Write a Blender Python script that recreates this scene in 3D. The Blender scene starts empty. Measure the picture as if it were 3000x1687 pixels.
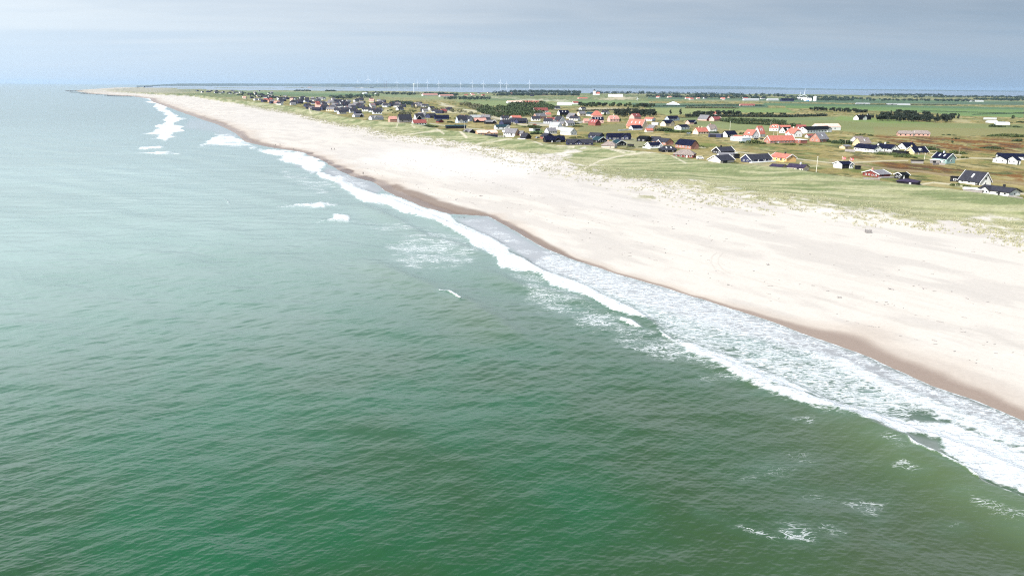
import bpy, bmesh, math, random
import numpy as np
from mathutils import Matrix, Vector
R = math.radians
scene = bpy.context.scene
C = scene.collection
rng = np.random.default_rng(7)
random.seed(7)

# ------------------------------------------------------------------ camera geometry (photo pixels 3000 x 1687)
FPX = 2142.0; H = 50.0
ROLL = math.atan(23 / 3000.0)
HC = 242 + 0.0076667 * 1500
PITCH = math.atan((843.5 - HC) * math.cos(ROLL) / FPX)
cR, sR, cP, sP = math.cos(ROLL), math.sin(ROLL), math.cos(PITCH), math.sin(PITCH)

def unp(u, v, z=0.0):
    x = np.asarray(u, float) - 1500; y = 843.5 - np.asarray(v, float)
    X = x * cR - y * sR; Y = x * sR + y * cR
    fy = FPX * cP + Y * sP; fz = -FPX * sP + Y * cP
    k = (z - H) / fz
    return X * k, fy * k

def prj(x, y, z):
    dz = z - H
    d = y * cP - dz * sP; up = y * sP + dz * cP
    d = np.where(d < 1.0, 1.0, d)
    X = x / d * FPX; Y = up / d * FPX
    return X * cR + Y * sR + 1500, 843.5 - (-X * sR + Y * cR)

AL = R(31.0)
DS = np.array([-math.sin(AL), math.cos(AL)]); DT = np.array([math.cos(AL), math.sin(AL)])
def st(x, y): return x * DS[0] + y * DS[1], x * DT[0] + y * DT[1]
def pix_st(p, z):
    p = np.array(p, float); x, y = unp(p[:, 0], p[:, 1], z); return st(x, y)

# ------------------------------------------------------------------ numpy noise
def _h(ix, iy, seed):
    n = (ix.astype(np.int64) * 374761393 + iy.astype(np.int64) * 668265263 + seed * 982451653) & 0xffffffff
    n = ((n ^ (n >> 13)) * 1274126177) & 0xffffffff
    n = (n ^ (n >> 16)) & 0xffff
    return n.astype(np.float32) / 65535.0
def vn(x, y, seed=0):
    ix = np.floor(x); iy = np.floor(y); fx = (x - ix).astype(np.float32); fy = (y - iy).astype(np.float32)
    fx = fx * fx * (3 - 2 * fx); fy = fy * fy * (3 - 2 * fy)
    a = _h(ix, iy, seed); b = _h(ix + 1, iy, seed); c = _h(ix, iy + 1, seed); d = _h(ix + 1, iy + 1, seed)
    return (a + (b - a) * fx) * (1 - fy) + (c + (d - c) * fx) * fy
def fbm(x, y, seed=0, oct=4):
    o = 0; a = .5; t = 0
    for i in range(oct):
        o = o + a * vn(x, y, seed + i * 17); t += a; a *= .5; x = x * 2.03 + 11.3; y = y * 2.03 + 5.7
    return o / t
def sst(a, b, x):
    q = np.clip((x - a) / (b - a), 0, 1); return q * q * (3 - 2 * q)

# ------------------------------------------------------------------ shore lines, from the photo, in coast coordinates
Wp = [(3000,1234),(2831,1166),(2728,1133),(2505,1033),(2244,938),(2100,891),(1954,845),(1826,810),(1674,761),(1566,713),(1430,633),(1314,627),(1246,608),(1122,558),(1091,533),(1025,515),(994,499),(945,471),(880,445),(780,430),(718,416),(691,391),(640,366),(590,350),(489,314)]
Fp = [(3000,735),(2898,690),(2548,665),(2344,630),(2082,601),(1849,555),(1675,520),(1500,480),(1386,443),(1250,424),(1110,404),(1013,373),(936,360),(858,336),(800,328),(694,309),(558,284)]
Cp = [(3000,586),(2830,561),(2691,543),(2529,524),(2368,505),(2300,492),(2166,484),(2096,479),(2026,467),(1910,446),(1805,437),(1700,425),(1619,424),(1522,409),(1444,402),(1347,385),(1250,375),(1207,363),(1130,358),(1013,348),(965,334),(858,313),(721,296),(503,279)]
HCREST = 9.5
sW, tW = pix_st(Wp, 0.05); sF, tF = pix_st(Fp, 3.2); sC, tC = pix_st(Cp, HCREST)
sW = np.r_[-400, 0, 30, sW, 2400, 2836, 3370, 3763, 4300, 5200, 6200, 9000, 60000]
tW = np.r_[112, 117, 120, tW, 225, 262, 249, 189, 120, 95, 95, 420, 7000]
sF = np.r_[-400, 60, sF, 3700, 4600, 6200, 60000]; tF = np.r_[250, 246, tF, 330, 240, 230, 8000]
sC = np.r_[-400, 80, sC, 3700, 4600, 6200, 60000]; tC = np.r_[312, 312, tC, 400, 320, 300, 8300]
def Wt(s): return np.interp(s, sW, tW)
def Ft(s): return np.maximum(np.interp(s, sF, tF), Wt(s) + 25)
def Ct(s): return np.maximum(np.interp(s, sC, tC), Ft(s) + 30)

# lagoon shores (photo pixels)
LN = np.array([(380,262),(600,264),(800,265.5),(1000,267),(1250,269),(1340,270),(1700,273),(2300,277),(3000,283),(3300,285)], float)
LF = np.array([(380,252),(800,252.3),(1000,255),(1250,256),(1700,258.5),(2300,263),(3000,269.5),(3300,271.5)], float)

def plain_z(x, y):
    r = np.hypot(x, y)
    return 5.0 - 3.6 * sst(1800, 6000, r) + .7 * (fbm(x / 60, y / 60, 3, 3) - .5) * sst(300, 500, r)

def zland(x, y, detail=True):
    x = np.asarray(x, float); y = np.asarray(y, float)
    s, t = st(x, y)
    w, f, c = Wt(s), Ft(s), Ct(s)
    if detail:
        w = w + 3.0 * (fbm(s / 14, t * 0 + .5, 21, 3) - .5)
    q = np.clip((t - w) / (f - w), 0, 1)
    zb = 3.2 * (1 - (1 - q) ** 1.7)
    q2 = np.clip((t - f) / (c - f), 0, 1)
    hc = HCREST
    zd = (hc - 3.2) * (q2 ** 1.25) * (1 - .12 * np.sin(q2 * math.pi))
    z = zb + zd
    pz = plain_z(x, y)
    q3 = sst(0, 26, t - c)
    z = z * (1 - q3) + pz * q3
    z = np.where(t < w, (t - w) * .045, z)
    z = np.maximum(z, -4.0)
    if detail:
        env = sst(0, .25, q2) * (1 - q3)
        z = z + env * 1.7 * (fbm(s / 46, t / 26, 6, 3) - .5)
        z = z + env * (1.5 * (fbm(s / 16, t / 12, 5, 4) - .5) * (1.1 - .75 * q2))
        lee = (s * .55 + t) / 6.5
        z = z + env * .35 * (fbm(lee, (s - t * .55) / 34, 9, 3) - .5) * sst(.35, .7, q2)
        bb = sst(.04, .2, q) * (1 - sst(0, .1, q2)) * (t > w)
        z = z + bb * .22 * (fbm(s / 30, t / 9, 31, 4) - .5)
    u, v0 = prj(x, y, np.zeros_like(z) + .3)
    r = np.hypot(x, y)
    ln = np.interp(u, LN[:, 0], LN[:, 1]) + 1.2 * (fbm(u / 60, u * 0, 41, 3) - .5)
    lf = np.interp(u, LF[:, 0], LF[:, 1])
    lag = sst(ln + .3, ln - .6, v0) * (r > 3000) * (u > 385 + 40 * (v0 - 257)) * (y > 0)
    isl = sst(1.0, .5, np.abs(v0 - 258.6)) * sst(1290, 1180, u)
    lag = lag * (1 - isl)
    z = z * (1 - lag) + (-2.0) * lag
    return z

# ------------------------------------------------------------------ mesh helpers
def grid_mesh(name, X, Y, Z, keep=None, attrs=None, mat=None):
    n, m = X.shape
    idx = np.arange(n * m).reshape(n, m)
    q = np.stack([idx[:-1, :-1], idx[:-1, 1:], idx[1:, 1:], idx[1:, :-1]], -1).reshape(-1, 4)
    if keep is not None:
        k = keep.ravel(); q = q[k[q].any(1)]
    used = np.zeros(n * m, bool); used[q.ravel()] = True
    remap = np.cumsum(used) - 1
    q = remap[q]
    co = np.stack([X.ravel(), Y.ravel(), Z.ravel()], 1)[used].astype(np.float32)
    me = bpy.data.meshes.new(name)
    me.vertices.add(len(co)); me.vertices.foreach_set('co', co.ravel())
    me.loops.add(q.size); me.loops.foreach_set('vertex_index', q.ravel().astype(np.int32))
    me.polygons.add(len(q)); me.polygons.foreach_set('loop_start', np.arange(0, q.size, 4, dtype=np.int32))
    me.update(calc_edges=True)
    me.polygons.foreach_set('use_smooth', np.ones(len(q), bool))
    for k, a in (attrs or {}).items():
        if a.ndim == 3:
            at = me.attributes.new(k, 'FLOAT_COLOR', 'POINT')
            c4 = np.ones((used.sum(), 4), np.float32); c4[:, :3] = a.reshape(-1, 3)[used]
            at.data.foreach_set('color', c4.ravel())
        else:
            at = me.attributes.new(k, 'FLOAT', 'POINT')
            at.data.foreach_set('value', a.ravel()[used].astype(np.float32))
    ob = bpy.data.objects.new(name, me); C.objects.link(ob)
    if mat: me.materials.append(mat)
    return ob

def az_cols(n_in, n_out):
    T = (np.linspace(-1860, 1860, n_in)) / (FPX / cP)
    o = np.linspace(0, 1, n_out + 1)[1:] ** 1.5
    tmax = math.tan(R(60)); e = T[-1]
    ext = e + (tmax - e) * o
    return np.arctan(np.r_[-ext[::-1], T, ext])
def polar(rs, az):
    A, RR = np.meshgrid(az, rs)
    # constant forward distance per row keeps the rows level
    Yf = RR; return Yf * np.tan(A), Yf + 0 * A

# polygon and polyline masks, in photo pixels
def seg_dist(px, py, pts, closed, asp=1.0):
    d = np.full(px.shape, 1e9, np.float32)
    n = len(pts)
    for i in range(n if closed else n - 1):
        ax, ay = pts[i]; bx, by = pts[(i + 1) % n]
        ay *= asp; by *= asp
        ux, uy = bx - ax, by - ay; L = ux * ux + uy * uy + 1e-9
        k = np.clip(((px - ax) * ux + (py * asp - ay) * uy) / L, 0, 1)
        d = np.minimum(d, np.hypot(px - ax - k * ux, py * asp - ay - k * uy))
    return d
def poly_mask(U, V, pts, soft=6.0, asp=1.0):
    """1 inside, soft edge of `soft` px; evaluated only near the polygon"""
    p = np.array(pts, float); m = np.zeros(U.shape, np.float32)
    lo = p.min(0) - soft; hi = p.max(0) + soft
    b = (U > lo[0]) & (U < hi[0]) & (V > lo[1]) & (V < hi[1])
    if not b.any(): return m
    u, v = U[b], V[b]
    ins = np.zeros(u.shape, bool); n = len(p)
    for i in range(n):
        x1, y1 = p[i]; x2, y2 = p[(i + 1) % n]
        if y1 == y2: continue
        c = ((y1 > v) != (y2 > v)) & (u < (x2 - x1) * (v - y1) / (y2 - y1) + x1)
        ins ^= c
    d = seg_dist(u, v, [tuple(q) for q in p], True, asp)
    sd = np.where(ins, d, -d)
    m[b] = sst(-soft, soft, sd)
    return m
def line_mask(U, V, pts, w, soft=2.0, asp=1.0):
    p = np.array(pts, float); m = np.zeros(U.shape, np.float32)
    w = w + np.zeros(U.shape, np.float32); e = float(w.max()) + soft
    lo = p.min(0) - e; hi = p.max(0) + e
    b = (U > lo[0]) & (U < hi[0]) & (V > lo[1]) & (V < hi[1])
    if not b.any(): return m
    d = seg_dist(U[b], V[b], [tuple(q) for q in p], False, asp)
    w = w[b]; m[b] = 1 - sst(np.maximum(w - soft, 0), w + soft, d)
    return m

# ------------------------------------------------------------------ material helpers
class NT:
    def __init__(s, mat):
        s.t = mat.node_tree; s.n = s.t.nodes; s.l = s.t.links; s.n.clear()
    def add(s, typ, **kw):
        nd = s.n.new(typ)
        for k, v in kw.items():
            if k.startswith('_'): setattr(nd, k[1:], v)
            else:
                key = int(k[1:]) if k[0] == 'i' and k[1:].isdigit() else k.replace('__', ' ')
                if hasattr(v, 'links'): s.l.new(v, nd.inputs[key])
                else: nd.inputs[key].default_value = v
        return nd
    def math(s, op, a, b=0.0, clamp=False):
        nd = s.n.new('ShaderNodeMath'); nd.operation = op; nd.use_clamp = clamp
        for i, v in enumerate((a, b)):
            if hasattr(v, 'links'): s.l.new(v, nd.inputs[i])
            else: nd.inputs[i].default_value = v
        return nd.outputs[0]
    def mix(s, f, a, b, blend='MIX'):
        nd = s.n.new('ShaderNodeMix'); nd.data_type = 'RGBA'; nd.blend_type = blend
        for i, v in ((0, f), (6, a), (7, b)):
            if hasattr(v, 'links'): s.l.new(v, nd.inputs[i])
            elif i == 0: nd.inputs[i].default_value = v
            else: nd.inputs[i].default_value = (*v, 1) if len(v) == 3 else v
        return nd.outputs[2]
    def ramp(s, f, lo, hi, a=0.0, b=1.0):
        nd = s.n.new('ShaderNodeMapRange'); nd.interpolation_type = 'SMOOTHSTEP'
        for i, v in enumerate((f, lo, hi, a, b)):
            if hasattr(v, 'links'): s.l.new(v, nd.inputs[i])
            else: nd.inputs[i].default_value = v
        return nd.outputs[0]
    def attr(s, name): return s.add('ShaderNodeAttribute', _attribute_name=name)
    def noise(s, vec, scale, detail=4.0, rough=.55, dist=0.0):
        return s.add('ShaderNodeTexNoise', Vector=vec, Scale=scale, Detail=detail, Roughness=rough, Distortion=dist).outputs['Fac']
    def out(s, sh): 
        o = s.n.new('ShaderNodeOutputMaterial'); s.l.new(sh, o.inputs['Surface']); return o
def new_mat(name):
    m = bpy.data.materials.new(name); m.use_nodes = True; return m, NT(m)
def setkind(o, k='structure'): o['kind'] = k; return o

# ------------------------------------------------------------------ world, sun, camera
SUN_AZ = R(130)      # to the left of the view direction, seen from above
SUN_EL = R(42)
sunv = Vector((-math.sin(SUN_AZ) * math.cos(SUN_EL), math.cos(SUN_AZ) * math.cos(SUN_EL), math.sin(SUN_EL)))
def build_world():
    w = bpy.data.worlds.new('World'); scene.world = w; w.use_nodes = True
    T = NT.__new__(NT); T.t = w.node_tree; T.n = T.t.nodes; T.l = T.t.links; T.n.clear()
    sky = T.add('ShaderNodeTexSky', _sky_type='NISHITA', _sun_disc=False, _sun_elevation=SUN_EL,
                _sun_rotation=math.atan2(sunv.x, sunv.y), _air_density=1.0, _dust_density=1.5, _altitude=50)
    g = T.add('ShaderNodeNewGeometry').outputs['Incoming']
    neg = T.add('ShaderNodeVectorMath', _operation='SCALE', Scale=-1.0); T.l.new(g, neg.inputs[0])
    tc = neg.outputs[0]
    sep = T.add('ShaderNodeSeparateXYZ', Vector=tc)
    x, y, z = sep.outputs
    zc = T.math('ADD', T.math('MAXIMUM', z, 0.0), .06)
    cv = T.add('ShaderNodeCombineXYZ', X=T.math('DIVIDE', x, zc), Y=T.math('DIVIDE', y, zc), Z=0.0).outputs[0]
    mp = T.add('ShaderNodeMapping', Vector=cv, Rotation=(0, 0, R(-12)), Scale=(.5, 1.0, 1.0)).outputs[0]
    n1 = T.noise(mp, .30, 6, .55, .8); n2 = T.noise(mp, 1.0, 5, .6, .4)
    cl = T.math('ADD', T.math('MULTIPLY', n1, .7), T.math('MULTIPLY', n2, .3))
    # brightness falls from the bright left (towards the sun) to the grey right
    azr = T.math('DIVIDE', x, T.math('MAXIMUM', T.math('ADD', y, .35), .1))
    side = T.ramp(azr, -.85, .62)
    lo = T.mix(side, (6.0, 7.4, 8.9), (2.4, 3.6, 5.2))      # clear band at the horizon
    hi = T.mix(side, (7.7, 8.4, 9.0), (2.95, 3.4, 4.15))      # cloud sheet above
    dk = T.mix(side, (6.4, 7.3, 8.3), (2.0, 2.6, 3.5))
    cloud = T.mix(T.ramp(cl, .38, .60), dk, hi)
    elev = T.ramp(T.math('ADD', z, T.math('MULTIPLY', T.math('SUBTRACT', n1, .5), .06)), .0, .10)
    col = T.mix(elev, lo, cloud)
    # unseen bright cloud band and dark blue zenith, added to shape the sea's reflection
    up = T.mix(side, (13.5, 15.0, 16.5), (9.0, 10.0, 11.5))
    col = T.mix(T.ramp(z, .115, .22), col, T.mix(T.ramp(cl, .38, .6), T.mix(.35, up, (7, 9, 11)), up))
    col = T.mix(T.ramp(z, .34, .62), col, (1.9, 3.4, 5.6))
    col = T.mix(.14, col, sky.outputs[0])
    bg = T.add('ShaderNodeBackground', Color=col, Strength=.055)
    o = T.n.new('ShaderNodeOutputWorld'); T.l.new(bg.outputs[0], o.inputs[0])
    L = bpy.data.lights.new('sun', 'SUN'); L.energy = 4.0; L.angle = R(.6); L.color = (1, .965, .9)
    so = bpy.data.objects.new('sun', L); C.objects.link(so)
    so.rotation_euler = (-sunv).to_track_quat('-Z', 'Y').to_euler()
    so.location = (0, 0, 300)

def build_camera():
    cd = bpy.data.cameras.new('camera'); cd.sensor_width = 36; cd.lens = 36 * FPX / 3000
    cd.clip_start = .5; cd.clip_end = 300000
    co = bpy.data.objects.new('camera', cd); C.objects.link(co)
    Rt = Vector((1, 0, 0)); Up = Vector((0, sP, cP)); Fw = Vector((0, cP, -sP))
    rx = Rt * cR + Up * sR; ux = -Rt * sR + Up * cR; bk = -Fw
    M = Matrix(((rx.x, ux.x, bk.x, 0), (rx.y, ux.y, bk.y, 0), (rx.z, ux.z, bk.z, H), (0, 0, 0, 1)))
    co.matrix_world = M
    scene.camera = co
    vs = scene.view_settings; vs.view_transform = 'Standard'; vs.look = 'None'; vs.exposure = 1.25; vs.gamma = 1.0
    scene.cycles.use_denoising = False; scene.cycles.pixel_filter_type = 'BLACKMAN_HARRIS'; scene.cycles.filter_width = 1.15
    scene.cycles.max_bounces = 5; scene.cycles.volume_bounces = 0
    scene.cycles.sample_clamp_indirect = 4
build_world(); build_camera()

def build_haze():
    m, T = new_mat('haze_air')
    pv = T.add('ShaderNodeVolumePrincipled', Color=(.60, .80, 1.0, 1), Density=HAZE_D, Anisotropy=0.3)
    o = T.n.new('ShaderNodeOutputMaterial'); T.l.new(pv.outputs[0], o.inputs['Volume'])
    a = 46000; lo, hi = -6.0, 165.0
    v = [(sx * a, sy * a, z) for z in (lo, hi) for sx, sy in ((-1, -1), (1, -1), (1, 1), (-1, 1))]
    f = [(3, 2, 1, 0), (4, 5, 6, 7), (0, 1, 5, 4), (1, 2, 6, 5), (2, 3, 7, 6), (3, 0, 4, 7)]
    me = bpy.data.meshes.new('haze'); me.from_pydata(v, [], f); me.materials.append(m)
    o = bpy.data.objects.new('haze', me); C.objects.link(o); setkind(o, 'stuff')
    o['label'] = 'pale sea haze that whitens the far coast and lagoon'
HAZE_D = 1.8e-5
# ================================================================== LAND
def build_land():
    az = az_cols(1420, 60)
    dep = np.r_[np.linspace(math.tan(R(40)), math.tan(R(26)), 25)[:-1], np.linspace(math.tan(R(26)), 45 / 24000., 780)]
    rs = 45 / dep
    rs = np.r_[rs, 26000, 30000, 36000, 44000]
    X, Y = polar(rs, az)
    Z = zland(X, Y)
    s, t = st(X, Y); w, f, c = Wt(s), Ft(s), Ct(s)
    U, V = prj(X, Y, Z)
    r = np.hypot(X, Y)
    nA = fbm(X / 9, Y / 9, 51, 4); nB = fbm(X / 40, Y / 40, 61, 4); nC = fbm(s / 22, t / 7, 71, 4); nD = fbm(X / 3, Y / 3, 81, 3)
    nE = fbm(X / 130, Y / 130, 91, 4)
    JU = U + 26 * (nB - .5) * 2; JV = V + 5 * (nA - .5) * 2
    col = np.zeros(X.shape + (3,), np.float32)
    def lay(m, cc):
        nonlocal col
        m = np.clip(m, 0, 1)[..., None]; cc = np.asarray(cc, np.float32)
        col = col * (1 - m) + cc * m
    # --- sand
    sand = np.array([.408, .372, .330])
    col[:] = sand
    lay(sst(.42, .66, nC) * .7, (.335, .305, .275))
    lay(sst(.5, .75, nE) * .5, (.37, .338, .305))
    lay(poly_mask(JU, JV, [(880,445),(1100,425),(1400,465),(1750,560),(2100,640),(2000,660),(1700,610),(1480,560),(1200,480)], 30) * .4, (.345, .32, .30))
    lay(poly_mask(JU, JV, [(1050,470),(1300,520),(1550,520),(1600,480),(1300,440),(1150,440)], 25) * .5, (.48, .45, .42))
    lay(poly_mask(JU, JV, [(700,320),(860,345),(980,385),(900,400),(700,370)], 14) * .25, (.37, .345, .32))
    d = t - (w + 3.0 * (fbm(s / 14, t * 0 + .5, 21, 3) - .5))
    # --- wet sand: a damp margin whose width follows the photo
    wid = np.interp(s, [0, 40, 60, 85, 105, 130, 160, 200, 240, 280, 340, 420, 600, 800, 1200, 3000], [6, 5, 7, 10, 3.2, 2.5, 2.5, 4, 5, 6, 8, 8, 8, 13, 16, 28])
    wid = wid * (.55 + .9 * fbm(s / 11, s * 0 + 2.2, 23, 3))
    damp = sst(wid * 2.2, wid * .8, d) * .5
    lay(damp, (.32, .26, .21))
    lay(sst(wid * .95, wid * .45, d), (.20, .15, .118))
    for p, k in (([(1119,548),(1180,560),(1247,600),(1330,640),(1420,640),(1470,665),(1560,705),(1640,745),(1720,775),(1700,760),(1600,705),(1480,648),(1420,622),(1330,600),(1250,570),(1160,540)], .8),
                 ([(718,412),(776,432),(880,446),(900,445),(800,425),(705,395),(655,366),(600,347),(560,347),(600,340),(660,358)], .6),
                 ([(1072,536),(1130,545),(1290,605),(1380,640),(1340,640),(1240,605),(1140,566)], .7)):
        lay(poly_mask(JU, JV, p, 5) * k, (.13, .092, .072))
    for (eu, ev, a, b) in ((905,450,14,2.5),(925,461,10,2),(952,472,10,4),(965,479,11,2),(985,489,15,4),(1012,503,24,8),(1065,527,34,11)):
        lay(sst(1.25, .8, np.hypot((U - eu) / a, (V - ev) / b) + .5 * (nD - .5)), (.115, .082, .066))
    # --- tyre arcs, drift lines
    for p in ([(2100,740),(2086,752),(2083,770),(2095,788),(2125,802)], [(2118,742),(2105,756),(2104,772),(2118,790),(2140,802)]):
        lay(line_mask(U, V, p, 1.6, 1.6) * .35, (.27, .24, .21))
    lay(sst(.60, .72, fbm(s / 30, t / 2.2, 33, 3)) * sst(8, 20, d) * sst(70, 40, d) * .14, (.25, .22, .19))
    # --- dune grass
    q = (t - f) / (c - f)
    cov = sst(-.22, .75, q + .25 * (nB - .5))
    holes = [([(1240,425),(1500,440),(1680,492),(1640,515),(1480,480),(1300,440)], .55), ([(1640,437),(1720,428),(1700,445),(1640,470),(1560,490),(1500,478),(1600,452)], .6),
             ([(3000,650),(2830,655),(2760,690),(2700,680),(2850,630),(3000,620)], .35), ([(1150,410),(1260,398),(1400,425),(1240,420)], .4)]
    for p, k in holes: cov = cov - k * poly_mask(JU, JV, p, 18)
    cov = np.maximum(cov, poly_mask(JU, JV, [(1850,576),(1890,570),(1930,578),(1920,590),(1880,592),(1850,588)], 5) * .55)
    tex = fbm(s / 5.0 + t / 9, t / 3.2 - s / 14, 101, 4)
    g = sst(1 - cov - .16, 1 - cov + .16, tex * .82 + .09) * sst(-.25, -.05, q)
    g = np.where(t > c + 2, 1, g)
    seaw = sst(-.3, -.1, q)
    gcol = np.array([.218, .214, .115]); g2 = np.array([.118, .138, .060]); g3 = np.array([.265, .255, .155])
    st2 = fbm((s * .55 + t) / 5.5, (s - t * .55) / 30, 111, 4)
    gc = gcol + (g2 - gcol) * sst(.45, .65, st2)[..., None] + (g3 - gcol) * (sst(.5, .3, st2) * .8)[..., None]
    gc = gc * (.86 + .28 * nD[..., None])
    low = (sst(.7, .2, q) * .5)[..., None]
    gc = gc * (1 - low) + np.array([.235, .215, .13]) * low
    lay(g * seaw, gc)
    for p, wd in (([(1655,520),(1700,500),(1760,470),(1830,455),(1890,447),(1960,446)], 2.0), ([(1740,425),(1785,436),(1830,448)], 2.2), ([(1775,432),(1860,446)], 2.0),
                  ([(1950,446),(1990,468),(2010,478)], 1.6), ([(2080,468),(2140,478)], 2.0), ([(1400,420),(1500,407)], 1.6), ([(1560,412),(1590,425)], 1.6), ([(1600,418),(1680,432)], 2.4),
                  ([(1262,365),(1300,392)], 1.8), ([(1185,395),(1240,388),(1290,382)], 1.4), ([(1165,363),(1162,372)], 1.4), ([(1205,366),(1215,374)], 1.4), ([(905,318),(912,332)], 1.6), ([(1348,385),(1360,396),(1366,402)], 3.5)):
        lay(line_mask(U, V, p, wd + 1.0 * (nD - .5), 1.0) * .9, (.38, .34, .26))
    # --- heath plain behind the dune
    P = sst(10, 30, t - c)
    h1 = np.array([.180, .145, .052]); h2 = np.array([.088, .098, .026]); h3 = np.array([.245, .20, .092])
    hc_ = h1 + (h2 - h1) * sst(.46, .64, nB * .5 + nA * .5)[..., None] + (h3 - h1) * (sst(.52, .3, fbm(X / 14, Y / 30, 121, 4)))[..., None]
    hc_ = hc_ * (.66 + .68 * nD[..., None]) * (.82 + .36 * nA[..., None])
    dkp = sst(.62, .70, fbm(X / 7, Y / 16, 161, 4))[..., None] * .75
    hc_ = hc_ * (1 - dkp) + np.array([.038, .048, .013]) * dkp
    lay(P, hc_)
    rust = np.maximum(poly_mask(JU, JV, [(2560,398),(2800,402),(3000,412),(3000,440),(2930,450),(2750,438),(2600,420)], 9), poly_mask(JU, JV, [(2520,470),(2700,480),(2850,500),(3000,505),(3000,535),(2850,512),(2650,498)], 10))
    rust = np.maximum(rust, .7 * poly_mask(JU, JV, [(2480,452),(2600,466),(2640,470),(2480,466)], 5))
    lay(P * rust * sst(.42, .58, fbm(X / 9, Y / 22, 131, 4)), (.125, .055, .012))
    lay(P * rust * sst(.55, .66, fbm(X / 7, Y / 18, 141, 4)), (.06, .03, .012))
    # --- fields: each a flat stretch of one crop or grass
    FIELDS = [
        ([(1250,290),(1500,297),(1900,303),(1900,296),(1500,289),(1250,283)], (.15, .19, .085)),
        ([(1330,296),(1560,297),(1700,305),(1700,312),(1560,312),(1390,311)], (.14, .18, .08)),
        ([(800,268),(1050,271),(1250,279),(1250,288),(1100,283),(950,279),(800,272)], (.10, .16, .075)),
        ([(680,264),(820,268),(1000,278),(950,286),(800,279),(700,271)], (.12, .16, .08)),
        ([(1680,296),(1830,298),(1850,306),(1700,306)], (.11, .17, .075)), ([(1850,302),(2250,306),(2250,316),(1900,316),(1850,308)], (.062, .105, .066)),
        ([(1900,290),(2300,300),(3000,309),(3000,296),(2500,289),(2200,290),(1900,284)], (.062, .10, .068)),
        ([(2230,302),(2520,306),(3000,316),(3000,324),(2700,319),(2440,314),(2250,310)], (.065, .118, .062)),
        ([(1890,316),(2060,317),(2100,330),(1960,338),(1900,326)], (.17, .20, .085)), ([(2060,316),(2300,317),(2330,331),(2100,330)], (.125, .18, .065)),
        ([(2300,317),(2440,320),(2560,325),(3000,338),(3000,322),(2600,314),(2300,310)], (.10, .165, .06)),
        ([(1990,346),(2080,344),(2300,344),(2460,342),(2560,352),(2470,360),(2300,358),(2150,354),(1990,352)], (.125, .16, .072)),
        ([(2250,356),(2470,352),(2560,356),(2720,360),(3000,365),(3000,395),(2760,399),(2560,394),(2460,384),(2340,369)], (.145, .165, .068)),
        ([(2160,357),(2330,371),(2280,384),(2150,382),(2000,362),(2060,356)], (.13, .155, .068)), ([(2560,372),(3000,378),(3000,396),(2700,400),(2560,394)], (.165, .16, .07)),
        ([(1700,372),(1830,362),(1830,384),(1760,390),(1690,385)], (.15, .15, .07)), ([(2640,318),(3000,326),(3000,345),(2800,340)], (.10, .16, .06)),
        ([(2460,340),(2560,346),(2750,362),(2600,362),(2440,352)], (.13, .18, .06)),
    ]
    for p, cc in FIELDS:
        cc = np.array(cc, np.float32)
        lay(P * poly_mask(U + 8 * (nB - .5), V + 1.2 * (nA - .5), p, 1.6), cc * np.array([.92, .88, .80]) * (.8 + .4 * nE[..., None]))
    far = sst(1500, 3600, r)
    fn = vn(X / 420 + Y / 3000, Y / 900, 151)
    fcol = np.where((fn > .62)[..., None], np.array([.16, .17, .09]), np.where((fn > .35)[..., None], np.array([.075, .125, .06]), np.array([.05, .085, .045])))
    infield = (V < 296 + .003 * (U - 1500)) & (r > 1800)
    lay(P * infield * .55, fcol)
    # pale sand patches and bright stubble strips
    for p, cc, k in (([(1300,283),(1520,289),(1500,286),(1320,281)], (.3, .29, .2), .7), ([(1500,291),(1690,294),(1640,297),(1520,295)], (.36, .33, .24), .8), ([(1740,290),(1830,284),(1870,288),(1860,291),(1780,293)], (.34, .29, .2), .9),
                     ([(1690,318),(1790,316),(1880,320),(1780,324),(1700,324)], (.3, .26, .17), .8), ([(1408,330),(1440,340),(1560,345),(1570,350),(1500,357),(1420,345)], (.3, .27, .16), .85),
                     ([(1258,322),(1330,326),(1408,324),(1408,329),(1330,332),(1258,330)], (.36, .32, .2), .85), ([(1280,298),(1320,310),(1360,318),(1300,312)], (.36, .33, .24), .8), ([(1000,313),(1060,314),(1100,320),(1160,325),(1130,330),(1020,318)], (.34, .31, .18), .7),
                     ([(2790,352),(2830,350),(2830,360),(2790,358)], (.25, .22, .12), .8), ([(1790,392),(1830,396),(1930,436),(1880,440),(1830,432)], (.24, .22, .15), .5), ([(2160,485),(2300,490),(2330,480),(2220,476)], (.30, .26, .16), .6)):
        lay(P * poly_mask(JU, JV, p, 3) * k, cc)
    for p, cc in (([(2780,541),(2830,548),(2860,548),(2800,536)], (.09, .13, .03)), ([(2545,452),(2640,458),(2720,463),(2700,454),(2600,447)], (.075, .115, .025)), ([(1185,366),(1260,374),(1290,368),(1230,363)], (.055, .11, .015)), ([(1560,374),(1590,385),(1570,392),(1545,388)], (.06, .11, .03)), ([(2110,428),(2080,420),(2040,420),(2060,425)], (.1, .12, .025)), ([(1930,380),(2020,380),(2015,389),(1935,388)], (.06, .10, .02))):
        lay(P * poly_mask(JU, JV, p, 3) * .9, cc)
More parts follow.
